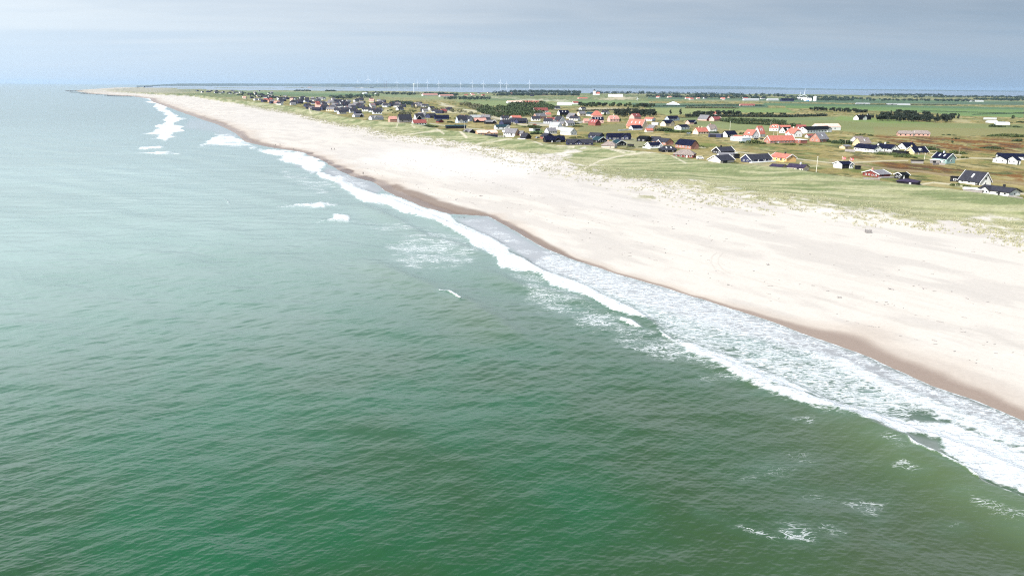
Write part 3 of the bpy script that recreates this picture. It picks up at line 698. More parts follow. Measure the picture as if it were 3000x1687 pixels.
def link(name, bm, mat, parent=None, loc=None, smooth=False):
    me = bpy.data.meshes.new(name); bm.to_mesh(me); bm.free()
    if smooth: me.polygons.foreach_set('use_smooth', [True] * len(me.polygons))
    me.materials.append(M[mat] if isinstance(mat, str) else mat)
    o = bpy.data.objects.new(name, me); C.objects.link(o)
    if parent is not None: o.parent = parent
    if loc is not None: o.location = loc
    return o
def thing(name, label, cat, loc, rz=0.0, group=None):
    o = bpy.data.objects.new(name, None); C.objects.link(o); o.empty_display_size = .5
    o.location = loc; o.rotation_euler = (0, 0, rz); o['label'] = label; o['category'] = cat
    if group: o['group'] = group
    return o
def tag(o, label, cat, group=None):
    o['label'] = label; o['category'] = cat
    if group: o['group'] = group
    return o
def dup(root, loc, rz=None, label=None, group=None, scale=None):
    r = root.copy(); C.objects.link(r); r.location = loc
    if rz is not None: r.rotation_euler = (0, 0, rz)
    if scale is not None: r.scale = scale
    if label: r['label'] = label
    if group: r['group'] = group
    for ch in list(root.children):
        c = ch.copy(); C.objects.link(c); c.parent = r
        for g in list(ch.children):
            d = g.copy(); C.objects.link(d); d.parent = c
    return r
def BM(): return bmesh.new()
def box(bm, x0, x1, y0, y1, z0, z1):
    v = [bm.verts.new(p) for p in ((x0,y0,z0),(x1,y0,z0),(x1,y1,z0),(x0,y1,z0),(x0,y0,z1),(x1,y0,z1),(x1,y1,z1),(x0,y1,z1))]
    for f in ((3,2,1,0),(4,5,6,7),(0,1,5,4),(1,2,6,5),(2,3,7,6),(3,0,4,7)): bm.faces.new([v[i] for i in f])
    return bm
def bx(*a): return box(BM(), *a)
def tube(bm, p0, p1, r0, r1=None, n=8):
    r1 = r0 if r1 is None else r1
    p0, p1 = Vector(p0), Vector(p1); d = (p1 - p0).normalized()
    a = d.orthogonal().normalized(); b = d.cross(a)
    A = [bm.verts.new(p0 + (a * math.cos(t) + b * math.sin(t)) * r0) for t in [2 * math.pi * i / n for i in range(n)]]
    B = [bm.verts.new(p1 + (a * math.cos(t) + b * math.sin(t)) * r1) for t in [2 * math.pi * i / n for i in range(n)]]
    for i in range(n): bm.faces.new((A[i], A[(i + 1) % n], B[(i + 1) % n], B[i]))
    bm.faces.new(A[::-1]); bm.faces.new(B)
    return bm
def prism(bm, pts, x0, x1):
    """pts in (y,z), extruded along x"""
    A = [bm.verts.new((x0, y, z)) for y, z in pts]; B = [bm.verts.new((x1, y, z)) for y, z in pts]
    n = len(pts)
    for i in range(n): bm.faces.new((A[i], B[i], B[(i + 1) % n], A[(i + 1) % n]))
    bm.faces.new(A); bm.faces.new(B[::-1]); return bm

def ground(u, v, z=5.0):
    for _ in range(5):
        x, y = unp(u, v, z); z = float(zland(np.array([float(x)]), np.array([float(y)]))[0])
    return float(x), float(y), z
def plainpos(u, v):
    """ground point for something standing on the plain behind the dune"""
    z = 5.0
    for _ in range(4):
        x, y = unp(u, v, z); z = float(plain_z(np.array([float(x)]), np.array([float(y)]))[0])
    x, y = float(x), float(y)
    return x, y, float(zland(np.array([x]), np.array([y]))[0])
def ppm_at(x, y, z): return FPX / (y * cP - (z - H) * sP)

# ================================================================== HOUSES
def roof_bm(L, W, hw, hr, hip, ov, th=.2):
    sl = (hr - hw) / (W / 2)
    ye, ze = W / 2 + ov, hw - ov * sl + .02
    x0, x1 = -L / 2 - ov, L / 2 + ov
    zh = hr - hip * (hr - ze); yh = ye * hip; d = hip * min(W / 2 + ov, L / 2)
    bm = BM()
    def f(*ps): bm.faces.new([bm.verts.new(p) for p in ps])
    z0 = .2
    for sgn in (-1, 1):
        if hip <= 0:
            ps = [(x0, sgn * ye, ze), (x1, sgn * ye, ze), (x1, 0, hr), (x0, 0, hr)]
        else:
            ps = [(x0, sgn * ye, ze), (x1, sgn * ye, ze)]
            if hip < 1: ps.append((x1, sgn * yh, zh))
            ps += [(x1 - d, 0, hr), (x0 + d, 0, hr)]
            if hip < 1: ps.append((x0, sgn * yh, zh))
        if sgn > 0: ps = ps[::-1]
        f(*[(a, b, c + z0) for a, b, c in ps])
    if hip > 0:
        for xe, s in ((x1, 1), (x0, -1)):
            ps = [(xe, -yh, zh), (xe, yh, zh), (xe - s * d, 0, hr)]
            if s < 0: ps = ps[::-1]
            f(*[(a, b, c + z0) for a, b, c in ps])
    bmesh.ops.remove_doubles(bm, verts=bm.verts[:], dist=.001)
    bmesh.ops.solidify(bm, geom=bm.faces[:], thickness=th)
    return bm
def wall_bm(L, W, hw, hr, hip, base=-.9):
    bm = BM()
    if hip >= 1: return box(bm, -L / 2, L / 2, -W / 2, W / 2, base, hw + .1)
    zt = hr - hip * (hr - hw); yt = W / 2 * hip
    pts = [(-W / 2, base), (W / 2, base), (W / 2, hw), (yt, zt), (-yt, zt), (-W / 2, hw)] if hip > 0 else [(-W / 2, base), (W / 2, base), (W / 2, hw), (0, hr), (-W / 2, hw)]
    return prism(bm, pts, -L / 2, L / 2)
def barge(L, W, hw, hr, end, ov, t=.14, h=.42):
    sl = (hr - hw) / (W / 2); ye, ze = W / 2 + ov, hw - ov * sl
    bm = BM(); x = end * (L / 2 + ov)
    xa, xb = (x + .004, x + t) if end > 0 else (x - t, x - .004)
    prism(bm, [(-ye - .1, ze - .02), (-ye - .1, ze - .02 + h), (0, hr + h * .95), (ye + .1, ze - .02 + h), (ye + .1, ze - .02), (0, hr - .05)], xa, xb)
    return bm
def window_at(parent, axis, c, off, zc, w, h, detail, frame='trim'):
    """axis 'f': front wall (y=off), c along x ; axis 'g': gable (x=off), c along y"""
    s = -1 if off < 0 else 1
    def bb(w, h, a, b):
        lo, hi = sorted((off + s * a, off + s * b))
        return (c - w / 2, c + w / 2, lo, hi, zc - h / 2, zc + h / 2) if axis == 'f' else (lo, hi, c - w / 2, c + w / 2, zc - h / 2, zc + h / 2)
    if detail:
        fo = link('window', bx(*bb(w, h, .003, .06)), frame, parent)
        link('pane', bx(*bb(w * .72, h * .76, .0625, .085)), 'glass', fo)
    else:
        link('window', bx(*bb(w, h, .003, .06)), 'glass', parent)
HOUSES = []; FOOT = []
def H_(u, v, side, wl, wg, hw, hr, wall, roof, label, Wm=8.0, name='house', cat='house', trim=None, ch=None, nf=0, ng=0, hip=0.0, flat=False,
       dorm=0, dmat=None, sky=0, cross=None, deck=None, door=True, gr=None, open_=None, gwall=None, post=0, ov=None, group=None):
    x, y, z = plainpos(u, v); k = ppm_at(x, y, z)
    sa = min(max(wg / (k * Wm), .05), .80); a = math.asin(sa); W = wg / k / sa; L = max(wl / k / math.cos(a), 2.5)
    if W > 3 * L: pass
    hw, hr = max(hw / k, 1.6 if not flat else 1.2), hr / k
    hr = max(hr, hw + .5)
    g = Vector((x, y)).normalized(); base = math.atan2(-g.x, g.y)      # yaw of 'image right' seen from here
    if side == 'L': yaw, cx, gx = base + a, -L / 2, -1
    else: yaw, cx, gx = base - a, L / 2, 1
    ex = Vector((math.cos(yaw), math.sin(yaw))); ey = Vector((-ex.y, ex.x))
    ctr = Vector((x, y)) - ex * cx + ey * (W / 2)
    zc = float(zland(np.array([ctr.x]), np.array([ctr.y]))[0]); z = min(z, zc) if abs(z - zc) < 2 else z
    t = thing(name, label, cat, (ctr.x, ctr.y, z), yaw, group)
    FOOT.append((ctr.x, ctr.y, max(L, W) / 2))
    det = k >= 3.0
    ov = (.42 if det else .3) if ov is None else ov
    if flat:
        link('wall', bx(-L / 2, L / 2, -W / 2, W / 2, -.9, hr - .25), wall, t)
        link('roof', bx(-L / 2 - .3, L / 2 + .3, -W / 2 - .3, W / 2 + .3, hr - .25, hr), roof, t)
    else:
        wo = link('wall', wall_bm(L, W, hw, hr, hip), wall, t)
        if gwall: link('gable_cladding', prism(BM(), [(-W / 2 + .02, -.5), (W / 2 - .02, -.5), (W / 2 - .02, hw), (0, hr - .06), (-W / 2 + .02, hw)], *sorted((gx * (L / 2 + .004), gx * (L / 2 + .05)))), gwall, t)
        ro = link('roof', roof_bm(L, W, hw, hr, hip, ov), roof, t)
        if ch:
            for px, cm in ch:
                cxp = (px - .5) * L; link('chimney', bx(cxp - .4, cxp + .4, -.38, .38, hr - .6, hr + 1.25), cm, ro)
        if trim and hip == 0:
            for e in ((-1, 1)): link('bargeboard', barge(L, W, hw, hr, e, ov, h=.42 if k < 5 else .34), trim, t)
        sl = (hr - hw) / (W / 2)
        for i in range(sky):
            xs = (-.5 + (i + 1) / (sky + 1)) * L; ym = -W / 4; b = BM()
            pr = [(ym - .7, hw + (W / 2 + ym - .7) * sl + .22), (ym + .7, hw + (W / 2 + ym + .7) * sl + .22), (ym + .7, hw + (W / 2 + ym + .7) * sl + .36), (ym - .7, hw + (W / 2 + ym - .7) * sl + .36)]
            link('skylight', prism(b, pr, xs - .5, xs + .5), 'palegrey', ro)
        for i in range(dorm):
            xs = (-.5 + (i + 1) / (dorm + 1)) * L; yf = -W / 2 + .5; zb = hw + .3; dw = min(.95, L / 6)
            dh = min(1.5, (hr - hw) * .62)
            d = BM(); V = [d.verts.new(p) for p in ((xs-dw,yf,zb),(xs+dw,yf,zb),(xs+dw,yf,zb+dh),(xs,yf,zb+dh+.7),(xs-dw,yf,zb+dh),(xs-dw,-.1,zb),(xs+dw,-.1,zb),(xs+dw,-.1,zb+dh),(xs,-.1,zb+dh+.7),(xs-dw,-.1,zb+dh))]
            for f in ((0,1,2,3,4),(9,8,7,6,5),(0,5,6,1),(1,6,7,2),(4,9,5,0)): d.faces.new([V[j] for j in f])
            for f in ((2,7,8,3),(3,8,9,4)): d.faces.new([V[j] for j in f])
            do = link('dormer', d, dmat or 'white', t)
            link('window', bx(xs - dw * .6, xs + dw * .6, yf - .05, yf - .003, zb + .45, zb + dh), 'glass', do)
        if cross:
            px, fw, pj, cm, tr = cross; xs = (px - .5) * L; cw = fw * L; zr = min(hr - .1, hw + cw / 2 * .75)
            b = BM(); yf = -W / 2 - pj
            def rot(bm):  # built along x, turned to run along y
                for vv in bm.verts: vv.co = Vector((xs + vv.co.y, -vv.co.x + 0, vv.co.z))
                bmesh.ops.reverse_faces(bm, faces=bm.faces[:]) if False else None
                return bm
            wb = prism(BM(), [(-cw / 2, -.9), (cw / 2, -.9), (cw / 2, hw), (0, zr), (-cw / 2, hw)], .2, -yf); rot(wb)
            wing = link('gable_wing', wb, cm or wall, t)
            sl2 = (zr - hw) / (cw / 2); o2 = .35; rb = BM()
            pr = [(-cw/2-o2, hw-o2*sl2+.02), (0, zr+.02), (cw/2+o2, hw-o2*sl2+.02), (cw/2+o2, hw-o2*sl2+.24), (0, zr+.26), (-cw/2-o2, hw-o2*sl2+.24)]
            prism(rb, pr, .2, -yf + o2); rot(rb); link('wing_roof', rb, roof, wing)
            if tr:
                tb = BM(); pr = [(-cw/2-o2, hw-o2*sl2-.05), (0, zr-.03), (cw/2+o2, hw-o2*sl2-.05), (cw/2+o2, hw-o2*sl2+.36), (0, zr+.4), (-cw/2-o2, hw-o2*sl2+.36)]
                prism(tb, pr, -yf + o2 + .004, -yf + o2 + .14); rot(tb); link('bargeboard', tb, tr, wing)
            if det:
                for dx in (-.24, .24): window_at(wing, 'f', xs + dx * cw, yf, hw * .55, cw * .26, hw * .5, True)
    wh = min(1.15, hw * .5)
    for i in range(nf):
        xs = (-.5 + (i + .5) / nf) * L
        if cross and abs(xs - (cross[0] - .5) * L) < cross[1] * L / 2 + .5: continue
        window_at(t, 'f', xs, -W / 2, hw * .56, min(1.3, L / nf * .55), wh, det, 'trim')
    for i in range(ng):
        ys = (-.5 + (i + .5) / ng) * W * .8
        window_at(t, 'g', ys, gx * L / 2, hw * .58, min(1.2, W / ng * .4), wh, det, 'trim')
    if gr: window_at(t, 'g', 0, gx * L / 2, hw + (hr - hw) * .38, .95, min(1.1, (hr - hw) * .4), det, gr)
    if open_:
        a0, a1 = open_; link('recess', bx((a0 - .5) * L, (a1 - .5) * L, -W / 2 - .03, -W / 2 - .003, .05, hw * .92), 'black', t)
    for i in range(post):
        xs = (-.48 + .96 * i / max(post - 1, 1)) * L; link('post', bx(xs - .12, xs + .12, -W / 2 - .42, -W / 2 - .2, -.5, hw - .1), 'trim', t)
    if deck:
        link('deck', bx(-L / 2 - 1.2, L / 2 + 1.0, -W / 2 - 2.6, -W / 2 - .45, -.8, .55), deck, t)
    if door and det and not flat:
        xs = (.18 if gx > 0 else -.18) * L
        link('door', bx(xs - .45, xs + .45, -W / 2 - .065, -W / 2 - .004, 0, min(2.05, hw * .9)), random.choice(['darktrim', 'trim', 'greywood']), t)
    HOUSES.append((t, u, v, wall, roof)); return t
# ================================================================== HOUSES IN THE PHOTO (near corner u, v; gable side; widths and heights in photo pixels)
def build_houses():
    h = H_
    # -- right hand group behind the high dune
    h(2869,543.6,'R',54,28,7,36,'white','r_dark','steep charcoal roofed white house with skylight, nearest the right edge', Wm=7.5, trim='trim', sky=1, gr='glass', ng=1, nf=3, open_=(.8,.98))
    h(2810,534,'R',24,4,12,12.5,'black','r_black','black flat roofed shed left of the steep charcoal roofed house', flat=True, name='shed', cat='shed', Wm=3, nf=1)
    h(2954,576,'R',76,28,11,22,'white','r_dark','long low white bungalow with charcoal roof on the dune edge, lowest in the photo', nf=4, trim='darktrim', ch=[(.62,'darktrim')], cross=(.22,.30,.6,'white','darktrim'), ng=1)
    h(2877,567,'R',49,4,8,10,'greywood','trim','white flat roofed carport with grey boarding beside the long low bungalow', flat=True, name='carport', cat='carport', Wm=5)
    h(2772,480.6,'R',38,22,15,29,'teal','r_navy','sea green wooden house with blue black roof and white windows', trim='trim', nf=3, gr='trim', ng=1, ch=[(.45,'palegrey')], sky=2)
    h(2730,479,'L',20,6,8,9,'greywood','trim','open carport with pale flat roof beside the sea green house', flat=True, name='carport', cat='carport', Wm=4, open_=(.1,.5))
    h(2672,479,'L',29,4,7,9,'greywood','r_black','long grey shed with black flat roof left of the sea green house', flat=True, name='shed', cat='shed', Wm=4)
    h(2947,480,'L',31,34,12,20,'white','r_navy','white garage house with broad low gable at the right edge', Wm=9.5, ng=2, open_=(.05,.95))
    h(2923,466,'L',82,6,9,16,'white','r_navy','long white house behind the broad gabled garage at the right edge', nf=6)
    h(2979,483,'L',6,27,13,23,'white','r_navy','white gabled house with arched window cut by the right edge', Wm=8, ng=2)
    h(2559,448,'R',55,23,10.5,21,'white','r_navy','long white farmhouse with blue black roof, front wing', nf=6, ng=2, gr='trim', ch=[(.97,'white')])
    h(2608,444.6,'R',46,23,8,19,'white','r_navy','white farmhouse rear wing with small round gable window', nf=3, ng=2, gr='trim', ch=[(.4,'white')])
    h(2653,453,'L',0.1+8,36,7,8.5,'black','r_black','black flat roofed garage between white farm and yellow house', flat=True, name='garage', cat='garage', Wm=9)
    h(2678,453.4,'L',36,25,7,21,'yellow','r_navy','yellow house with blue black roof, white dormer and tall chimney', nf=4, dorm=1, ch=[(.08,'yellow')], trim='trim')
    h(2653,438,'L',27,23,7,18,'white','r_navy','white gabled house standing behind the yellow dormer house', nf=2, ng=1, gr='trim', ch=[(.9,'brickd')])
    h(2521,428,'L',28,22,7,23,'yellow','thatch','thatched yellow house with skylight behind the long white farm', hip=.12, sky=1, ng=1, nf=1)
    h(2512,421,'L',22,23,6,20,'white','thatch','thatched white house half hidden by the yellow thatched one', hip=.15, ng=3)
    h(2475,437,'L',16,15,7,11,'yellow','r_grey','little yellow shed with grey roof left of the long white farm', name='shed', cat='shed', Wm=4.5, ng=1)
    h(2466,494.6,'L',29,24,12,19,'white','r_navy','white double garage with two small gables and two flags behind', trim='trim', cross=(.84,.34,.3,'white','trim'), open_=(.02,.66), Wm=7.5)
    h(2508,497,'L',9,4,8,9,'black','r_black','black lean-to box right of the white double garage', flat=True, name='shed', cat='shed', Wm=2.5)
    h(2575,521,'L',29,45,9,18.5,'darkred','r_grey','dark red summer house with broad white edged gable and grey roof', Wm=11, trim='trim', ng=4, ch=[(.1,'brickp')], deck='greywood')
    h(2640.5,525.7,'L',19,19,12,18,'black','r_black','small black cabin with white doors and white edged gable', trim='trim', ng=2, Wm=4.5)
    h(2684,545,'R',52,10,6,15,'black','r_purple','dark purple hipped roof peeping over the dune crest', hip=.8, Wm=7)
    h(2198,477,'L',61,27,9,22,'navy','r_dark','navy wooden house with white edged gable and white posted porch', trim='trim', nf=4, ng=2, post=4, deck='white')
    h(2303,475,'R',45,27,11,21,'orange','r_red','orange house with red roof behind the dune', trim='trim', nf=4, ch=[(.6,'darktrim')], deck='orange', gr='trim')
    h(2352,503,'R',46,16,10,18,'cream','r_purple','long cream bungalow with dark purple roof beside the tall flagpole', nf=6, ng=1, ch=[(.65,'white')])
    h(2289,498.5,'R',33,15,7,14,'cream','r_purple','smaller cream annex with dark purple roof left of the long cream bungalow', nf=3)
    h(2256,420.5,'L',69,17,8,21,'brick','r_red','long red brick farmhouse with orange red roof', nf=9, trim='trim', ng=1)
    h(2345,421,'R',22,18,9,11,'brickd','trim','flat roofed dark brick annex at the right of the long brick farmhouse', flat=True, nf=2, Wm=7)
    h(2325,402,'R',24,23,10,25,'white','r_red','tall white house with half hipped red roof above the brick farmhouse', hip=.4, nf=2, ng=2, cross=(.4,.34,.4,'white',None), ch=[(.4,'white'),(.95,'white')])
    h(2279,385,'R',24,6,9,19,'white','r_red','white house with big red roof and white dormers, beside the leftmost white pole', hip=.5, nf=3, dorm=2)
    h(2283,380,'L',32,6,7,12,'brick','r_red','low red roofed wing behind the black roofed dormer house', Wm=6)
    h(2300,391,'L',26,16,7,17,'white','r_black','white house with black roof and two white dormers', dorm=2, ng=2, nf=2)
    h(2364,391,'L',69,27,9,18,'white','r_black','long white farm with black roof and big white left gable', nf=9, cross=(.9,.16,.3,'white',None), gr='trim')
    h(2395,383,'L',63,18,10,19,'white','r_palepink','white barn with pale salmon roof, largest roof of the right hand farms', nf=2, name='barn', cat='barn', Wm=11)
    h(2335,380,'L',25,5,7,13,'brickd','r_brownred','brown red roofed stable left of the salmon roofed barn', name='stable', cat='barn')
    h(2401,417,'L',24,28,9,26,'brick','r_grey','red brick house with steep grey roof and skylight beside a dark hedge', nf=2, ng=2, gr='trim', sky=1)
    h(2383,414,'L',12,6,6,12,'brick','r_brownred','low brick annex left of the steep grey roofed brick house', Wm=4)
    h(2367,404,'L',17,9,6,10,'white','r_brownred','little white outhouse with brown roof beside the half hipped white house', Wm=4, name='outhouse', cat='shed')
    h(2202.5,405,'R',24,20,8,23,'palegrey','r_red','pale grey house with orange red roof and white framed dormer', nf=2, ng=3, gr='trim', dorm=1)
    h(2226,402,'L',14,20,10,31,'white','r_red','tallest orange red roofed house, behind the pale grey one', hip=.2, ng=1, sky=2)
    h(2174,415.7,'R',34,24,9,12,'paleblue','trim','pale blue flat roofed annex in front of the pale grey house', flat=True, nf=2, Wm=9)
    h(2160,413,'R',20,26,7,14,'palegrey','r_red','low grey house with zigzag red roof left of the pale grey dormer house', cross=(.6,.4,.6,'palegrey','trim'), nf=2)
    # -- centre right
    h(2045,394.7,'L',30,16,8,19,'cream','r_red','cream house with bright orange red roof and two chimneys', nf=4, gr='trim', ch=[(.3,'cream'),(.6,'cream')])
    h(2080,388,'L',20,14,9,22,'white','thatch','white house with brown thatch and white gabled front behind the cream house', hip=.3, cross=(.62,.4,.3,'white',None), ch=[(.35,'brickp')])
    h(2131,403,'L',27,17,8,18,'white','r_navy','white house with smooth blue black roof in front of the lone white pole', gr='trim', nf=2, open_=(.02,.3))
    h(2112,404,'R',36,6,9,11,'navy','r_grey','flat grey roofed carport left of the blue black roofed white house', flat=True, name='carport', cat='carport', Wm=6, open_=(.1,.6))
    h(2024,438,'R',46,22,11,26,'brick','r_navy','large brick house with half hipped blue black roof and white edges', hip=.22, nf=5, ng=0, trim='trim', sky=0)
    h(1941,446.6,'L',40,12,6,17,'black','r_dark','charcoal hipped roof house with skylights on the dune edge', hip=.7, sky=2, nf=2)
    h(2030,463,'R',56,8,8,21,'darkred','thatch','grey thatched red cottage left of the white van', hip=.8, nf=4, Wm=9)
    h(2110,451,'L',40,23,6,18,'black','r_dark','black house with white edged glazed gable and tall black flue', trim='trim', ng=3, ch=[(.3,'darktrim')], deck='white')
    h(2107.5,461,'L',45,8,7,12,'white','r_grey','white glazed annex with light grey roof below the tall black flue', nf=6)
    h(2153,464.5,'L',13,5,10,12,'black','r_black','black hut with white door right of the light grey glazed annex', flat=True, name='hut', cat='hut', Wm=3)
    h(2110,479,'L',40,36,7,21,'beige','r_dark','house with broad beige gable and huge charcoal roof on the dune edge', Wm=9.5, trim='trim', sky=0, open_=(.2,.5))
    h(2070,354.5,'R',26,14,4.5,16,'pinkwall','r_grey','long grey roofed barn at the top of the village with a dark red gable', gwall='darkred', name='barn', cat='barn', Wm=9)
    h(2092,355.4,'L',22,14,4.5,12,'pinkwall','r_brownred','brown red roofed house with pink white edged gable at the village top', trim='trim')
    h(2020,364.8,'L',21,12,5.5,12,'pinkwall','r_navy','small pink house with blue black roof and dark right gable', cross=(.8,.36,.3,'black','trim'))
    h(1995.5,381,'L',24,20,8,14,'white','r_navy','low white house with blue black roof behind a green strip', ng=2, nf=3)
    h(1950,371,'L',26,16,8,18,'cream','r_navy','cream house with rounded blue black roof over a dark thicket', hip=.35, cross=(.72,.5,.4,'cream',None), nf=2, Wm=9)
    h(1960,355,'L',30,13,6,14,'paleblue','r_navy','pale blue house with blue black roof at the village top', nf=3, cross=(.85,.3,.3,'paleblue',None))
    h(1910,355,'R',22,10,5.5,10,'white','r_red','small white house with red roof and grey right gable', gwall='palegrey', nf=3)
    h(1926,367,'R',17,5,6,7,'white','trim','white flat garage below the small red roofed white house', flat=True, name='garage', cat='garage', Wm=4)
    h(1880,379,'R',46,17,8,27,'tan','r_red','big house with glossy red roof strips and half white gable', gwall='cream', sky=3, nf=4, Wm=9, trim='trim')
    h(1858,352,'L',20,15,9,18,'pinkwall','r_brownred','tall pink house with dark red roof behind the big red striped roof', sky=1)
    h(1854,382,'L',28,12,6,14,'palegrey','r_navy','pale grey house with smooth blue black roof in front of the red striped roof')
    h(1912,382.4,'R',18,16,5,15,'yellow','r_grey','yellow gabled house with grey roof right of the red striped roof', ng=1)
    h(1894.6,388,'L',19,7,5,11,'beige','r_red','little shed with bright orange red roof below the yellow gable', name='shed', cat='shed', Wm=5)
    h(1787,357.5,'L',27,8,8,18,'pinkwall','r_pink','pink house with faded hipped roof and white dormer', hip=.5, nf=3, dorm=1, ch=[(.5,'white')])
    h(1744,369,'R',21,16,7,17,'brickd','r_brownred','brown roofed red barn house on the meadow, dark red gable to the right', gwall='darkred', sky=2)
    h(1736,361,'L',32,3,9,17,'pinkwall','r_navy','blue black roof with three skylights behind the brown roofed red barn house', sky=3, nf=4)
    h(1737,345,'L',27,6,6,19,'pinkwall','r_red','high hipped red roof behind the roof with three skylights', hip=.9, Wm=12)
    h(1712,361,'L',14,5,5,12,'pinkwall','r_pink','small pink roofed house at the left of the brown roofed red barn house', Wm=6)
    h(1698,341,'L',19,9,7,14,'cream','r_grey','cream house with beige grey roof near the dark wood', nf=2)
    h(1734,340,'R',18,8,5,11,'white','r_teal','white bungalow with blue roof between cream house and high red roof', nf=2)
    # -- centre
    h(1572,349,'L',29,11,7,16,'brickp','r_grey','pink brick house with slate roof and two front gables beside the wood', cross=(.3,.28,.3,'brickp','trim'), nf=3)
    h(1600,340,'L',15,4,5,9,'pinkwall','r_red','small bright red roof behind the pink brick house', Wm=6)
    h(1606,359,'L',22,8,5,14,'white','r_brownred','white gabled house with brown red roof and white front gable', trim='trim', cross=(.75,.38,.4,'white','trim'))
    h(1640,360,'R',19,18,5,17,'white','r_dark','white edged gable house with slate roof beside the brown red white gables', trim='trim', ng=2)
    h(1640,338,'L',28,8,7,14,'black','r_navy','black house with blue black roof and white left gable near the wood', gwall='white', dorm=2)
    h(1678,349,'R',20,17,5,16,'palegrey','r_grey','grey house with steep grey roof and dark gable left of the cream house', gwall='black')
    h(1567,331,'L',40,7,6,14,'white','r_brownred','long white house with pinkish red roof at the wood edge', nf=4, cross=(.35,.25,.3,'white',None))
    h(1633,381,'R',25,15,11,20,'white','r_pale','tall white house with pale roof, back one of the white pair', ng=1, nf=2)
    h(1652,382,'R',16,10,7,9,'white','r_pale','low white wing right of the tall pale roofed white house', flat=True, Wm=5)
    h(1671,396.7,'R',30,19,9,20,'white','r_pale','white house with pale grey green roof, front one of the white pair', nf=5, ng=2, gr='trim')
    h(1607,393,'L',25,12,8,17,'white','r_grey','white and grey bungalow behind the dark brick house', gwall='palegrey', nf=4)
    h(1562,384.5,'L',21,12,6,8,'white','r_black','flat dark roofed white pavilion among green bushes', flat=True, Wm=7, open_=(.3,.95))
    h(1540,408,'R',16,16,4,17,'black','r_dark','steep dark pyramid roofed cottage with white terrace', hip=.4, deck='white')
    h(1597,408,'R',15,27,7,16,'brickd','r_dark','dark brick house with wide black right gable', gwall='black', Wm=10)
    h(1599,418,'L',57,8,7,18,'black','r_navy','long black house with wide central gable on the dune edge', cross=(.62,.3,.6,'black','darktrim'), Wm=8)
    h(1663,425,'L',74,5,6,16,'navy','r_dark','longest black low house on the dune edge beside the long gabled one', cross=(.42,.3,.5,'navy','darktrim'), nf=4)
    h(1753,419,'R',20,25,7,16,'black','r_teal','black house with broad white edged gable right of the longest low house', trim='trim', ng=3, Wm=9)
    h(1755,406,'R',32,14,7,15,'navy','r_dark','slate blue house behind the broad white edged black gable', trim='darktrim', nf=2)
    h(1781,410,'L',67,6,8,18,'navy','r_navy','huge navy house with blue black roof and large right gable', cross=(.72,.36,.9,'navy','darktrim'), nf=6)
    h(1806,428.5,'R',18,28,7,16,'black','r_teal','black house with white edged gable and black fence to its right', trim='trim', ng=3, Wm=9)
    h(1800,434,'R',38,8,5,17,'beige','thatch','grey thatched cottage with pink chimney sunk behind the dune', hip=.8, ch=[(.4,'brickp')])
    h(1892,416,'R',27,18,8,15,'black','r_black','black house with two big pale panels in its front wall', nf=2, open_=(.25,.3))
    h(1930,412,'R',24,6,5,10,'black','r_dark','low dark roof right of the black house with pale panels')
    h(1950.6,425.5,'R',42,22,8,18,'brick','r_dark','brick house with slate roof and plain red gable, smaller of the brick pair', nf=4, cross=(.5,.2,.2,'brick','trim'))
    h(1905,434,'L',33,15,7,15,'white','r_navy','white house with blue black roof, white edged gables and white deck', trim='trim', cross=(.9,.28,.5,'white','trim'), deck='white', nf=3)
    h(1400,398,'L',58,7,8,15,'tan','r_palepink','long raw timber house with sandy orange roof on the dune', nf=3, hip=.3, cross=(.55,.2,.5,'tan',None))
    h(1424,406,'L',34,3,3,8,'navy','r_dark','low slate shed roof in front of the raw timber house', name='shed', cat='shed', Wm=4)
    h(1509,398.5,'R',34,13,8,20,'palegrey','r_grey','grey roofed house with glazed front and timber gable', gwall='tan', nf=6)
    h(1530,398,'R',18,8,6,13,'brickd','r_grey','brown outbuilding right of the timber gabled grey house', gwall='darkred')
    h(1375,392,'R',18,18,5,12,'beige','r_grey','grey roofed house with two black gables above the sand blowout', gwall='black', cross=(.55,.5,.3,'black',None))
    h(1454,380.5,'L',40,7,8,14,'white','r_teal','white house with dark blue green roof and large blue windows', nf=3, cross=(.85,.28,.5,'white','trim'))
    h(1308,377.5,'L',58,3,7,10,'black','r_teal','long black bungalow with white doors and blue green roof', nf=5, Wm=7)
    h(1343,361,'L',27,9,7,20,'paleblue','r_dark','tall pale blue house with slate roof', cross=(.3,.4,.4,'white',None), nf=2)
    h(1380,350,'L',31,7,6,12,'white','r_pale','white bungalow with white roof near the sandy road', nf=3)
    h(1392,360,'L',34,6,5,13,'black','r_pink','dark gabled house with pinkish grey roof near the sandy road', cross=(.2,.36,.4,'black',None))
    h(1424,364,'L',31,6,6,11,'black','r_grey','black gabled bungalow below the pinkish roof, at the sandy road', cross=(.75,.4,.4,'black','trim'))
    h(1274,351,'L',42,3,5,13,'navy','r_navy','long navy roofed barn above a dark red hut', name='barn', cat='barn')
    h(1285,360,'R',8,15,4,9,'darkred','r_dark','dark red hut below the long navy roofed barn', name='hut', cat='hut', Wm=5)
    h(1212,367,'L',38,6,6,15,'white','r_brownred','white walled house with brown roof beside a bright green lawn', nf=5, ch=[(.02,'white')])
    h(1170,360,'L',37,6,9,23,'greywood','r_dark','large slate roofed house left of the brown roofed white one', nf=2)
    h(1220,353,'L',24,8,8,19,'palegrey','r_dark','modern grey house with glazed double gable', cross=(.35,.5,.5,'black','trim'))
    h(1143,358,'L',21,6,8,16,'brickp','r_pink','pink brick house left of the large slate roofed one')
    h(1090,352,'L',34,10,6,12,'palegrey','r_grey','low grey bungalow with white edged front gable behind the dune', cross=(.35,.35,.4,'palegrey','trim'))
    h(1040,344,'L',26,8,5,10,'palegrey','r_grey','small grey bungalow with dark gable left of the low grey one', cross=(.7,.3,.4,'black','trim'))

